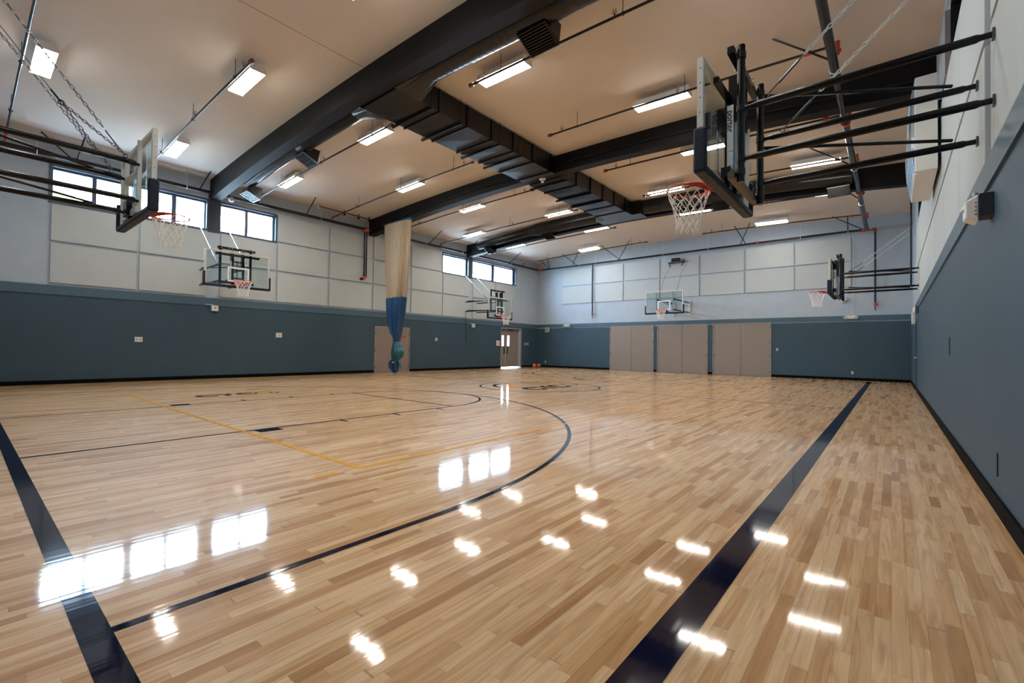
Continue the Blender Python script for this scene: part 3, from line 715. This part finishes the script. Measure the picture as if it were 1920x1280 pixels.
# ------------------------------------------------------------------ basketball hoops
def chain(mb, p0, p1, pitch=.05, wire=.006, wd=.016):
    a, b = Vector(p0), Vector(p1); L = (b-a).length; t = (b-a)/L; n = int(L/pitch)
    u = t.cross(Vector((0,1,.01))).normalized(); w = t.cross(u).normalized()
    for i in range(n):
        c = a+t*(pitch*(i+.5)); s, q = (u, w) if i % 2 else (w, u); h = pitch*.62
        pts = []
        for k in range(8):
            an = 2*PI*k/8; pts.append(c+t*(h*math.cos(an))*1.0+s*(wd*math.sin(an)))
        m = len(pts); vs = []
        for k in range(m):
            d = (pts[(k+1) % m]-pts[k-1]).normalized(); e = d.cross(q).normalized()
            for j in range(4):
                z_ = PI/2*j+PI/4; vs.append(pts[k]+e*(wire*math.cos(z_))+q*(wire*math.sin(z_)))
        fs = []
        for k in range(m):
            k2 = (k+1) % m
            for j in range(4): j2 = (j+1) % 4; fs.append((k*4+j, k*4+j2, k2*4+j2, k2*4+j))
        mb.add(vs, fs)
def make_board(t, zb_, target=True, backframe='alum'):
    """board in the local y-z plane, playing face at x=0 looking +x; zb_ = bottom of the glass frame"""
    h = 1.07; w = .915; z0, z1 = zb_, zb_+h
    MB().box(-.026, -.014, -w+.03, w-.03, z0+.03, z1-.03).build('glass_panel', 'bglass', t)
    f = MB(); e = .05; d = .055
    f.box(-d, 0, -w+e, w-e, z1-e, z1); f.box(-d, 0, -w+e, w-e, z0, z0+e); f.box(-d, 0, -w, -w+e, z0, z1); f.box(-d, 0, w-e, w, z0, z1)
    fr = f.build('board_frame', 'alum', t)
    bl = MB()
    for k in range(7):
        for s in (-1, 1): bl.box(-.035, -.025, s*w-.004, s*w+.004, z0+.12+k*.14, z0+.13+k*.14)
    bl.build('frame_bolt', 'vent', fr)
    pad = MB(); q = .06; dd = .125   # one U-shaped extrusion
    ys = [-w-q+.03, -w+.022, w-.022, w+q-.03]; zt = z0+.40; zl = z0-.03; zi = z0+.045
    ring = [(ys[0], zt), (ys[0], zl), (ys[3], zl), (ys[3], zt), (ys[2], zt), (ys[2], zi), (ys[1], zi), (ys[1], zt)]
    vs = [(.028, y, z) for y, z in ring]+[(.028-dd, y, z) for y, z in ring]
    fs = [(0,1,6,7), (1,2,5,6), (2,3,4,5)]; fs += [tuple(i+8 for i in reversed(x)) for x in fs[:3]]
    fs += [(i, i+8, (i+1) % 8+8, (i+1) % 8) for i in range(8)]
    pd = pad.add(vs, fs).build('edge_padding', 'navy', t, bevel=.030)
    hl = MB()
    for k in range(9): y = -w+.12+k*(2*w-.24)/8; hl.box(-.03, -.015, y-.012, y+.012, zl-.002, zl+.002)
    for s in (-1, 1):
        for zz in (z0+.1, z0+.29): hl.box(-.03, -.01, s*(w+.030)-.004, s*(w+.030)+.004, zz-.012, zz+.012)
    hl.build('padding_bolt', 'dark', pd)
    if target:
        g = MB(); a, b0, b1, e2 = .305, z0+.15, z0+.15+.457, .05
        g.box(-.013, -.009, -a+e2, a-e2, b1-e2, b1); g.box(-.013, -.009, -a+e2, a-e2, b0, b0+e2); g.box(-.013, -.009, -a, -a+e2, b0, b1); g.box(-.013, -.009, a-e2, a, b0, b1)
        g.build('target_square', 'line', t)
    # rim
    zr = z0+.15; R = .2286; xc = .381
    r = MB().ring((xc, 0, zr), R+.009, .009, 'z', 48, 8)
    rm = r.build('rim', 'rim', t, smooth=True)
    # bracket: plate plus the curved wings that reach from plate to ring
    p = MB(); p.box(-.012, .006, -.12, .12, zr-.11, zr+.03)
    vs = []; n = 14
    for i in range(n+1):
        a = PI-1.25+2.5*i/n; q1 = (xc+(R+.012)*math.cos(a), (R+.012)*math.sin(a)); wv = (i/n*2-1)*.115
        vs += [(q1[0], q1[1], zr-.008), (.008 if abs(i-n/2) < 5 else q1[0]-.012, wv if abs(i-n/2) < 5 else q1[1]*1.04, zr-.014)]
    p.add(vs, [(2*i, 2*i+2, 2*i+3, 2*i+1) for i in range(n)])
    wv = []
    for i in range(n+1):
        a = PI-1.5+3.0*i/n; k = math.cos((i/n-.5)*PI)
        wv += [(xc+(R+.012)*math.cos(a), (R+.012)*math.sin(a), zr), (xc+(R+.006)*math.cos(a), (R+.006)*math.sin(a), zr-.012-.055*k)]
    p.add(wv, [(2*i, 2*i+2, 2*i+3, 2*i+1) for i in range(n)])
    for s in (-1, 1): p.tube([(.0, s*.09, zr-.09), (xc-.20, s*.13, zr-.012)], .009, 6)
    p.build('rim_bracket', 'rim', rm)
    # net: diamonds
    nt = MB(); N = 12; prof = [(R, 0), (R*.93, -.07), (R*.82, -.15), (R*.70, -.23), (R*.62, -.31), (R*.57, -.38), (R*.60, -.44)]
    for s in (-1, 1):
        for k in range(N):
            pts = []
            for j, (rr, dz) in enumerate(prof):
                a = 2*PI*(k+.0)/N + s*j*PI/N*1.0 + .05*math.sin(3.1*k+j)
                pts.append((xc+rr*math.cos(a), rr*math.sin(a), zr+dz-.006+.008*math.sin(k*2.3+j*1.7)))
            nt.tube(pts, .0045, 5)
    rr, dz = prof[-1]
    for k in range(N*2):
        a = 2*PI*k/(2*N); a2 = 2*PI*(k+1)/(2*N)
        if k % 2: nt.tube([(xc+rr*math.cos(a), rr*math.sin(a), zr+dz+.02), (xc+rr*math.cos((a+a2)/2)*1.03, rr*math.sin((a+a2)/2)*1.03, zr+dz-.035), (xc+rr*math.cos(a2), rr*math.sin(a2), zr+dz+.02)], .004, 4)
    for k in range(N):
        a = 2*PI*k/N; nt.ball((xc+(R+.004)*math.cos(a), (R+.004)*math.sin(a), zr-.012), .009, n=6, m=4)
    nt.build('net', 'net', t)
    return z0, z1, zr
def side_hoop(label, loc, rz, drop, zbm, reach, chain_top, m='black', big=True):
    """drop: height of the glass bottom; zbm: heights of the booms; reach: distance from board face back to the wall"""
    t = root('basketball_hoop', label, 'basketball hoop', loc, rz, 'wall mounted basketball hoops')
    z0, z1, zr = make_board(t, drop)
    xf = -.27; yy = .43; zt, zbo = 4.16, (2.80 if big else 2.99)
    for s in (-1, 1):
        p = MB().tube([(xf, s*yy, zbo), (xf, s*yy, zt)], .036, 16)
        o = p.build('frame_pipe', m, t, smooth=True)
        for z in (zbm[0], zbm[1], zt-.10, zbo+.10): MB().tube([(xf, s*yy, z-.03), (xf, s*yy, z+.03)], .044, 16).build('pipe_clamp', 'gun', o, smooth=True)
        for z in zbm:
            b = MB().tube([(xf-.02, s*yy, z), (xf-.09, s*yy, z), (xf-.13, s*yy, z), (-reach+.10, s*yy, z), (-reach+.075, s*yy, z), (-reach+.005, s*yy, z)], [.022, .022, .031, .031, .023, .023], 16)
            bo = b.build('boom', m, t, smooth=True)
            MB().box(-reach, -reach+.015, s*yy-.026, s*yy+.026, z-.04, z+.04).build('wall_plate', 'alum' if m != 'black' else 'vent', bo)
    bars = MB(); bars.bar((xf+.075, -yy-.10, zt-.06), (xf+.075, yy+.10, zt-.06), .06, .07); bo = bars.build('top_bar', m, t)
    k = MB()
    for s in (-1, 1):
        for u in (.14, .22): k.tube([(xf+.0, s*u, zt-.06), (xf+.14, s*u, zt-.06)], .007, 6)
        k.tube([(xf+.02, s*yy, zt-.06-.0), (xf+.13, s*yy, zt-.06)], .007, 6)
    k.build('bar_bolt', 'zinc', bo)
    MB().bar((xf+.075, -yy-.07, zbo+.07), (xf+.075, yy+.07, zbo+.07), .06, .07).build('bottom_bar', 'tan' if big else m, t)
    # height adjuster: two rails with cross plates, a ruler on the side of one rail
    for s in (-1, 1):
        MB().box(-.175, -.105, s*.15-.02, s*.15+.02, zbo+.12, zt-.42).build('adjuster_rail', 'alumb', t)
        MB().box(-.19, -.09, s*.15-.035, s*.15+.035, zt-.62, zt-.14).build('rail_sleeve', m, t)
        MB().box(-.09, -.055, s*.15-.03, s*.15+.03, z0+.05, z1-.1).build('board_strut', m, t)
    MB().bar((-.085, -.62, z1-.10), (-.085, .62, z1-.10), .05, .06).build('board_crossbar', m, t)
    MB().bar((-.10, -.32, z0+.15), (-.10, .32, z0+.15), .09, .10).build('rim_mount', m, t)
    cc = MB()
    for z in (3.2, 3.45, 3.7): cc.box(-.15, -.12, -.15, .15, z-.02, z+.02)
    cc.tube([(-.14, 0, zbo+.12), (-.14, 0, 3.75)], .014, 8); cc.build('adjuster_screw', m, t)
    sg = 1 if big else -1       # the ruler faces the camera side
    y0r, y1r = sorted((sg*.182, sg*.190))
    ru = MB().box(-.14, -.078, y0r, y1r, zbo+.14, 3.72).build('ruler_strip', 'white', t)
    tk = MB(); z = zbo+.2
    while z < 3.28: tk.box(-.138, -.10 if int(z*13) % 2 else -.12, min(sg*.1895, sg*.1908), max(sg*.1895, sg*.1908), z, z+.005); z += .076
    tk.build('ruler_tick', 'chalk', ru)
    if big:
        mw = Matrix(((0, -1, 0, -.109), (0, 0, 1, .1900), (-1, 0, 0, 3.55), (0, 0, 0, 1)))
        text_mesh('porter', .088, 'ruler_lettering', 'chalk', ru, mw, extrude=.0008, bold=.0015)
    # diagonal sway braces in the plane of each boom pair
    for z in zbm:
        MB().tube([(xf-.20, yy, z+.055), (-reach+.17, -yy, z+.055)], .016, 8).build('diagonal_brace', m, t)
    for s in (-1, 1):
        c = MB(); p0 = Vector((xf-.22, s*yy, zbm[0]+.05)); p1 = Vector((-reach+.02, s*yy, chain_top)); d = (p1-p0).normalized()
        hk = MB(); hk.ring(p0, .022, .006, 'y', 12, 5); hk.tube([p0+d*.03, p0+d*.14], .007, 6); hk.tube([p0+d*.14, p0+d*.36], .013, 8); hk.tube([p0+d*.36, p0+d*.44], .007, 6)
        if big:
            chain(c, p0+d*.42, p1, .048, .0058, .0155)
        else:
            c.tube([p0+d*.42, p1], .010, 6)
        co = c.build('support_chain', 'zinc', t); hk.build('turnbuckle', 'dchain', co)
    return t
RNt = side_hoop('nearest basketball hoop on black booms from the right wall, board seen from behind', (-1.415, 5.32, 0), PI, 2.83, (3.53, 3.03), 2.01, 4.95)
side_hoop('far right basketball hoop, seen edge-on, on booms from the right wall', (-1.465, 17.58, 0), PI, 2.93, (3.55, 3.06), 2.06, 4.85)
side_hoop('basketball hoop on the left wall below the near high windows', (-15.52, 5.50, 0), 0, 2.92, (3.60, 3.10), 2.11, 5.0, big=False)
side_hoop('low-set basketball hoop on the far left wall above the double doors', (-15.48, 17.76, 0), 0, 2.67, (3.60, 3.10), 2.15, 5.0, big=False)

# near end hoop of the main court, on booms from the wall behind the camera
t = root('basketball_hoop', 'basketball hoop at upper left seen from behind on booms from the near wall', 'basketball hoop', (CX, 1.636, 0), PI/2, 'wall mounted basketball hoops')
z0, z1, zr = make_board(t, 2.90, target=False)
gm = MB()
for s in (-1, 1): gm.box(-.10, -.055, s*.36-.03, s*.36+.03, z0+.03, z1-.03)
gm.box(-.10, -.055, -.36, .36, 3.50, 3.56); gm.box(-.12, -.055, -.40, .40, z0+.04, z0+.12); gm.box(-.10, -.055, -.36, .36, 3.05, 3.11)
gm.bar((-.08, -.36, z0+.1), (-.08, -.1, 3.08), .03, .03); gm.bar((-.08, .36, z0+.1), (-.08, .1, 3.08), .03, .03)
gm.build('back_frame', 'alum', t)
MB().box(-.16, -.05, -.11, .11, z0+.04, z0+.26).build('rim_mount', 'black', t, bevel=.01)
for s in (-1, 1):
    for z in (3.60, 3.10):
        b = MB().tube([(-.09, s*.43, z-.02), (-.16, s*.43, z-.01), (-.19, s*.43, z), (-2.30, s*.43, z), (-2.40, s*.43, z)], [.020, .020, .034, .034, .026], 16).build('boom', 'black', t, smooth=True)
        MB().tube([(-.13, s*.43, z-.015), (-.21, s*.43, z)], .038, 12).build('boom_fork', 'gun', b, smooth=True)
for z in (3.60, 3.10): MB().tube([(-.45, .43, z+.04), (-2.1, -.43, z+.04)], .017, 8).build('diagonal_brace', 'black', t)
for s in (-1, 1):
    c = MB(); p0 = Vector((-.24, s*.43, 3.66)); p1 = Vector((-2.40, s*.43, 6.42)); d = (p1-p0).normalized()
    hk = MB(); hk.ring(p0, .024, .007, 'y', 12, 5); hk.tube([p0+d*.03, p0+d*.10], .008, 6)
    if s < 0: hk.tube([p0+d*.10, p0+d*.34], .014, 8); st = .38
    else: st = .12
    chain(c, p0+d*st, p1, .052, .0055, .017); co = c.build('support_chain', 'dchain', t); hk.build('turnbuckle', 'dchain', co)
ap = Vector((-.83, 0, 4.28)); c = MB()
for s in (-1, 1): chain(c, Vector((-.24, s*.41, 3.68)), ap, .052, .0055, .017)
co = c.build('bridle_chain', 'dchain', t)
k = MB(); k.ring(ap, .028, .007, 'y', 14, 5); k.tube([ap, ap+Vector((-.10, 0, .125))], .012, 6); k.tube([ap, (-2.40, 0, 6.3)], .0045, 6); k.build('lift_cable', 'black', co)

# far end hoop of the main court
t = root('basketball_hoop', 'basketball hoop with clear board and white target square in front of the far wall doors', 'basketball hoop', (CX, 21.46, 0), -PI/2, 'wall mounted basketball hoops')
z0, z1, zr = make_board(t, 2.92)
for s in (-1, 1):
    for z in (3.60, 3.10):
        b = MB().tube([(-.10, s*.40, z), (-2.26, s*.40, z), (-2.36, s*.40, z)], [.04, .04, .028], 12).build('boom', 'black', t, smooth=True)
    MB().box(-2.40, -2.36, s*.40-.05, s*.40+.05, 2.98, 3.72).build('wall_plate', 'alum', t)
    MB().box(-.10, -.055, s*.40-.02, s*.40+.02, z0+.05, z1-.05).build('board_strut', 'alumb', t)
    MB().tube([(-.30, s*.40, 3.64), (-1.15, s*.40, 4.9), (-2.2, s*.36, 5.72)], .006, 6).build('lift_cable', 'black', t)
MB().tube([(-.30, .40, 3.60), (-.85, 0, 3.36)], .014, 8).tube([(-.30, -.40, 3.60), (-.85, 0, 3.36)], .014, 8).build('diagonal_brace', 'black', t)
MB().box(-.16, -.05, -.13, .13, z0+.04, z0+.2).build('rim_mount', 'gun', t)
t = root('hoop_winch', 'black motor winch high on the far wall above the main hoop', 'winch', (-8.6, YF-.03, 5.75))
MB().box(-.42, .42, -.14, 0, -.06, .04).build('winch_bracket', 'black', t, bevel=.01)
MB().tube([(-.24, -.1, .12), (.16, -.1, .12)], .09, 14).build('winch_motor', 'gun', t, smooth=True)
MB().tube([(-.36, -.12, .10), (-.26, -.12, .10)], .08, 14).build('winch_drum', 'alum', t, smooth=True)
for s in (-1, 1): MB().tube([(s*.36, -.1, 0), (s*.36, -.16, -.12), (s*.30, -.2, -.24)], .02, 8).build('cable_guide', 'black', t, smooth=True)

# ------------------------------------------------------------------ divider curtain, tied up
t = root('divider_curtain', 'gathered tan and blue divider curtain hanging tied up in front of the narrow door', 'curtain', (-15.3, 11.22, 0))
def loft(prof, n=120, pl=17, seed=1, depth=.12):
    """prof: (z, cx, half width x, half width y, pleat)"""
    rnd = random.Random(seed); ph = [rnd.uniform(0, 6.28) for _ in range(6)]; vs = []
    for z, cx, hx, hy, pm in prof:
        for k in range(n):
            a = 2*PI*k/n
            w = math.sin(pl*a+ph[0]+.6*math.sin(3*a+ph[2]))*.6+math.sin((pl+5)*a+ph[1])*.4
            w += .25*math.sin(2*a+z*1.4)
            q = 1+pm*w
            vs.append((cx+hx*q*math.cos(a), (hy+.9*pm*w)*math.sin(a), z))
    m = MB(); R_ = len(prof); m.add(vs, [(i*n+k, i*n+(k+1) % n, (i+1)*n+(k+1) % n, (i+1)*n+k) for i in range(R_-1) for k in range(n)])
    return m
def interp(keys, n):
    out = []
    for i in range(n+1):
        z = keys[0][0]+(keys[-1][0]-keys[0][0])*i/n
        for a, b in zip(keys, keys[1:]):
            if a[0] >= z >= b[0]:
                f = (a[0]-z)/(a[0]-b[0]); f = f*f*(3-2*f) if len(keys) > 4 else f
                out.append((z,)+tuple(a[j]+(b[j]-a[j])*f for j in range(1, 5))); break
    return out
loft(interp([(6.14, -.04, .84, .13, .035), (4.6, -.04, .76, .15, .04), (3.10, -.05, .62, .16, .05)], 14), n=240, pl=34).build('curtain_mesh', 'curt', t, smooth=True)
MB().box(-.92, .84, -.05, .05, 6.12, 6.22).build('curtain_header', 'blue', t)
loft(interp([(3.12, -.05, .635, .175, .06), (2.6, -.06, .58, .18, .07), (2.1, -.06, .46, .18, .07), (1.75, -.03, .31, .17, .06), (1.50, .03, .18, .13, .04), (1.40, .04, .14, .11, .03)], 22), pl=9, seed=1).build('curtain_skirt', 'blue', t, smooth=True)
MB().tube([(-.06, 0, .12), (-.05, 0, .002)], .008, 6).build('tail_cord', 'dark', t)
hkm = MB()
for k in range(8): hkm.tube([(-.85+.23*k, .02, 6.2), (-.85+.23*k, .17, 6.26)], .01, 5)
hkm.build('curtain_hooks', 'gun', t)
MB().ring((.04, 0, 1.39), .13, .02, 'z', 24, 6).build('tie_strap', 'dark', t, smooth=True)
b = M['teal_v'] = mat('teal_vinyl_curtain', srgb(16, 84, 102), .35, noise=.15, nscale=4)
loft(interp([(1.40, .04, .14, .11, .03), (1.15, .07, .24, .16, .05), (.95, .12, .33, .18, .06), (.78, .10, .31, .16, .06), (.62, .02, .15, .12, .04), (.56, 0, .10, .09, .04)], 18), pl=7, seed=4).build('curtain_bundle', 'teal_v', t, smooth=True)
loft(interp([(.66, -.06, .15, .11, .05), (.5, -.12, .24, .14, .08), (.3, -.12, .22, .12, .10), (.16, -.06, .10, .07, .1), (.07, -.02, .02, .02, .0)], 14), pl=6, seed=6).build('curtain_tail', 'blue', t, smooth=True)
m = MB(); m.add([(.06, 0, .62), (.22, -.08, .66), (.42, -.04, .22), (.30, .06, .30), (.10, .07, .40), (.2, .12, .5)], [(0,1,2), (0,2,3), (0,3,4), (0,4,5), (0,5,1), (1,5,2), (5,4,3), (5,3,2)]).build('curtain_tail', 'teal_v', t)
MB().box(-.02, .06, -.16, -.13, .50, .56).build('tie_buckle', 'white', t, bevel=.01)

# ------------------------------------------------------------------ wall fixtures
def emer(name, label, cat, x, y, z, axis):
    t = root(name, label, cat, (x, y, z), {'far': 0, 'left': PI/2, 'right': -PI/2}[axis])
    # local: room side is -y
    MB().box(-.17, .17, -.10, 0, -.07, .07).build('lamp_body', 'white', t, bevel=.03)
    for s in (-1, 1):
        h = MB().tube([(s*.17, -.06, 0), (s*.17, -.15, -.01)], [.055, .065], 14).build('lamp_head', 'white', t, smooth=True)
        MB().tube([(s*.17, -.151, -.01), (s*.17, -.156, -.01)], .045, 14).build('lamp_lens', 'alumb', h)
    g = MB(); 
    for k in range(7):
        xx = -.26+.52*k/6; hh = .13*math.sqrt(max(0, 1-(xx/.30)**2))
        g.tube([(xx, 0, hh), (xx, -.22*math.sqrt(max(.1, 1-(xx/.32)**2)), 0), (xx, 0, -hh)], .0035, 4)
    g.tube([(-.28, 0, 0), (-.2, -.17, 0), (0, -.22, 0), (.2, -.17, 0), (.28, 0, 0)], .004, 4); g.tube([(-.27, 0, -.05), (-.2, -.1, -.10), (0, -.12, -.115), (.2, -.1, -.10), (.27, 0, -.05)], .004, 4)
    g.build('wire_guard', 'alum', t)
    return t
emer('emergency_light', 'caged twin-head emergency light on the far wall left of the tan doors', 'emergency light', -15.30, YF-.025, 2.60, 'far')
emer('emergency_light', 'caged twin-head emergency light on the far wall near the right corner', 'emergency light', -1.30, YF-.025, 2.63, 'far')
t = root('wall_speaker', 'small square grey box on the far wall near the left corner', 'speaker', (-16.80, YF, 2.36))
MB().box(-.14, .14, -.12, 0, -.15, .15).build('speaker_case', 'alum', t, bevel=.015); MB().box(-.11, .11, -.125, -.119, -.11, .11).build('speaker_grille', 'taupe2', t)
t = root('security_camera', 'white dome security camera on the far wall beside the edge-on hoop', 'camera', (-1.55, YF, 3.38))
MB().tube([(0, 0, 0), (0, -.09, 0)], .11, 20).build('camera_base', 'white', t, smooth=True); MB().ball((0, -.10, -.01), .085, n=18, m=10).build('camera_dome', 'white', t, smooth=True); MB().ball((0, -.17, -.01), .035, n=12, m=8).build('camera_lens', 'dark', t, smooth=True)
def plate(label, x, y, z, axis, w=.075, h=.115, name='wall_outlet', cat='outlet', inner='vent', cell=((0, .025), (0, -.025))):
    t = root(name, label, cat, (x, y, z), {'far': 0, 'left': PI/2, 'right': -PI/2}[axis])
    MB().box(-w/2, w/2, -.012, 0, -h/2, h/2).build('cover_plate', 'wood2', t, bevel=.003)
    for a, b in cell: MB().box(a-.014, a+.014, -.0145, -.011, b-.015, b+.015).build('socket', inner, t)
plate('white outlet low on the far wall near the right corner', -1.26, YF, .32, 'far')
plate('small white switch plate on the far wall right of the tan doors', -4.02, YF, 1.26, 'far', cell=((0, 0),), name='wall_switch', cat='switch')
plate('small white outlet low on the far wall near the basketballs', -16.95, YF, .34, 'far')
plate('wide metal plate with two sockets on the left wall, nearest the camera', XL, 3.52, 1.27, 'left', w=.19, h=.15, cell=((-.045, 0), (.045, 0)))
plate('pale thermostat on the left wall between the near hoop and the curtain', XL, 7.66, 1.53, 'left', w=.22, h=.17, cell=((.02, .01),), name='thermostat', cat='thermostat')
plate('pale square plate on the left wall past the curtain', XL, 15.35, 1.56, 'left', w=.15, h=.15, cell=((.0, .0),), name='thermostat', cat='thermostat')
plate('left of the two white switch plates beyond the double doors', XL, 22.62, 1.45, 'left', w=.10, h=.17, cell=((0, 0),), name='wall_switch', cat='switch')
plate('right of the two white switch plates beyond the double doors', XL, 22.88, 1.45, 'left', w=.10, h=.17, cell=((0, 0),), name='wall_switch', cat='switch')
def strobe(label, y):
    t = root('fire_alarm_strobe', label, 'alarm', (XL, y, 2.37), PI/2)
    MB().box(-.10, .10, -.09, 0, -.10, .10).build('strobe_case', 'white', t, bevel=.015); MB().box(-.02, .02, -.10, -.088, -.01, .03).build('strobe_lens', 'amber', t, bevel=.006)
    MB().tube([(-.06, -.02, .11), (-.28, -.02, .115)], .008, 6).build('strobe_conduit', 'white', t)
strobe('white fire alarm box under the near left-wall hoop', 5.52); strobe('white fire alarm box under the far left-wall hoop', 17.95)
t = root('wall_notice', 'white square notice with a red mark on the wall beside the double doors', 'sign', (XL, 20.05, 1.45), PI/2)
MB().box(-.14, .14, -.006, 0, -.15, .15).build('notice_sheet', 'paper', t)
b = MB()
for w, z in ((.12, .08), (.20, .03), (.06, -.01), (.2, -.05), (.1, -.09)): b.box(-w/2, w/2, -.0085, -.006, z-.012, z+.012)
b.build('notice_print', 'amber', t)
# right wall devices
t = root('emergency_light', 'white emergency light on a dark box on the near right wall', 'emergency light', (XR, 5.06, 2.27), -PI/2)
MB().box(-.095, .095, -.08, 0, -.075, .10).build('junction_box', 'post', t, bevel=.006)
lb = MB().add([(-.10,-.08,-.115),(.10,-.08,-.115),(.10,-.08,.095),(-.10,-.08,.095),(-.085,-.155,-.075),(.085,-.155,-.075),(.085,-.155,.05),(-.085,-.155,.05)],
    [(3,2,1,0),(4,5,6,7),(0,1,5,4),(1,2,6,5),(2,3,7,6),(3,0,4,7)]).build('lamp_body', 'white', t, bevel=.012)
MB().ball((.02, -.155, .0), .022, n=12, m=8).build('lamp_head', 'white', t, smooth=True); MB().ball((-.02, -.09, .125), .018, n=10, m=6).build('test_button', 'white', t, smooth=True)
v = MB()
for k in range(4): v.ball((.098, -.098, .03-.03*k), .006, n=8, m=5)
v.build('vent_hole', 'amber', lb)
t = root('alarm_horn', 'white round-faced horn on a grey box high at the far end of the right wall', 'alarm', (XR, 17.3, 2.38), -PI/2)
MB().box(-.10, .10, -.08, 0, -.10, .10).build('junction_box', 'vent', t); MB().ball((0, -.08, 0), .10, .055, .10, n=18, m=10).build('horn_cover', 'white', t, smooth=True)
t = root('wall_box', 'white box with a dark keyhole on the right wall above the blue side door', 'box', (XR, 19.8, 2.30), -PI/2)
MB().box(-.2, .2, -.09, 0, -.2, .18).build('box_case', 'white', t, bevel=.01); MB().ball((-.2, -.05, -.1), .02, n=8, m=6).build('key_lock', 'vent', t)
b = tag(MB().box(XR-.006, XR+.001, 4.83, 4.86, .25, .42).build('wall_scuff', 'dark'), 'dark vertical scuff low on the near right wall', 'mark')
b = tag(MB().box(XR-.004, XR+.001, 8.35, 8.47, 1.12, 1.36).build('wall_scuff', 'gun'), 'dark vertical scuff at mid height on the right wall', 'mark')
# scoreboard: shallow case with bowed wire guard
t = root('scoreboard', 'scoreboard case with bowed wire guard, side-on, high on the right wall', 'scoreboard', (XR, 9.62, 0))
MB().box(-.31, -.04, 0, 1.95, 4.02, 5.52).build('scoreboard_case', 'white', t, bevel=.01)
MB().box(-.04, .04, .3, 1.6, 4.3, 5.2).build('wall_bracket', 'gun', t)
MB().box(-.315, -.308, .08, 1.87, 4.12, 5.42).build('scoreboard_face', 'alumb', t)
g = MB(); n = 20
for k in range(n+1):
    y = .04+1.87*k/n; g.tube([(-.31, y, 4.05), (-.37, y, 4.4), (-.39, y, 4.77), (-.37, y, 5.14), (-.31, y, 5.5)], .004, 4)
for k in range(17):
    z = 4.07+1.40*k/16; xx = -.31-.08*(1-((z-4.77)/.72)**2); g.tube([(xx, .04, z), (xx, 1.91, z)], .004, 4)
g.build('wire_guard', 'alumb', t)
MB().tube([(-.30, .05, 4.0), (-.30, .05, 3.97)], .03, 8).build('case_foot', 'white', t)
# ceiling pieces near the middle beam
t = root('motion_sensor', 'small white sensor hanging below the middle roof beam', 'sensor', (-8.42, 11.58, zb(-8.4)))
MB().tube([(0, 0, 0), (0, 0, -.03), (0, 0, -.05), (0, 0, -.12)], [.10, .10, .04, .05], 16).build('sensor_body', 'white', t, smooth=True)
t = root('floodlight', 'grey floodlight under the near beam beside the left windows', 'floodlight', (-17.1, 5.62, zb(-17.1)))
MB().tube([(0, 0, .05), (0, .12, -.02)], .012, 8).build('floodlight_arm', 'gun', t); MB().ball((.0, .16, -.04), .09, n=14, m=10).build('floodlight_head', 'alum', t, smooth=True)
for i, (y, s) in enumerate(((8.9, 'first'), (10.0, 'second'), (10.65, 'third'), (11.15, 'fourth'))):
    t = root('conduit_clamp', 'dark pipe clamp against the ceiling edge before the curtain, %s along the left wall' % s, 'clamp', (-17.25, y, zc(-17.25)-.0), 0, 'conduit clamps on the left ceiling edge')
    MB().tube([(0, 0, 0), (0, 0, -.14)], .02, 8).ball((0, 0, -.17), .05, n=10, m=6).build('clamp_body', 'gun' if i != 0 else 'alum', t, smooth=True)
tag(MB().tube([(-17.25, 8.9, zc(-17.25)-.10), (-17.25, 11.35, zc(-17.25)-.10)], .02, 8).build('ceiling_conduit', 'gun'), 'dark conduit along the ceiling edge left of the middle beam', 'conduit')
# black pole by the far right hoop
tag(MB().tube([(.42, 16.9, 6.35), (.42, 16.9, 3.0)], .022, 12).build('wall_pole', 'black'), 'black vertical pole against the right wall at the far right hoop', 'pole')
# basketballs in the far left corner
for i, (x, y, l) in enumerate(((-16.76, 22.45, 'left basketball of two on the floor in the far corner'), (-16.86, 23.03, 'right basketball of two on the floor in the far corner'))):
    t = root('basketball', l, 'ball', (x, y, .121), .4*i, 'basketballs in the far corner')
    MB().ball((0,0,0), .12, n=24, m=16).build('ball_skin', 'ball', t, smooth=True)
    MB().ring((0,0,0), .1195, .003, 'z', 32, 5).ring((0,0,0), .1195, .003, 'x', 32, 5).ring((0,0,0), .1195, .003, 'y', 32, 5).build('ball_seam', 'chalk', t)
# tree outside the near windows
t = root('tree', 'pale green tree outside the nearest left window', 'tree', (-24.0, 1.2, -.02))
MB().tube([(0,0,0), (.1,0,1.8), (0,.1,3.6)], [.22, .17, .12], 10).build('trunk', 'bark', t, smooth=True)
m = MB()
for k in range(26):
    a = random.uniform(0, 2*PI); r = random.uniform(0, 1.3); z = random.uniform(3.2, 7.8); m.ball((r*math.cos(a), r*math.sin(a)*1.2, z), random.uniform(.5, .9), n=8, m=6)
m.build('foliage', 'leaf', t)

# pull cord under the far left-wall hoop
tag(MB().tube([(XL+.06, 17.33, 3.02), (XL+.05, 17.36, 2.4), (XL+.05, 17.40, 1.75), (XL+.05, 17.38, 1.55)], .010, 6).build('pull_cord', 'black', smooth=True), 'black cord hanging down the left wall under the far hoop booms', 'cord')
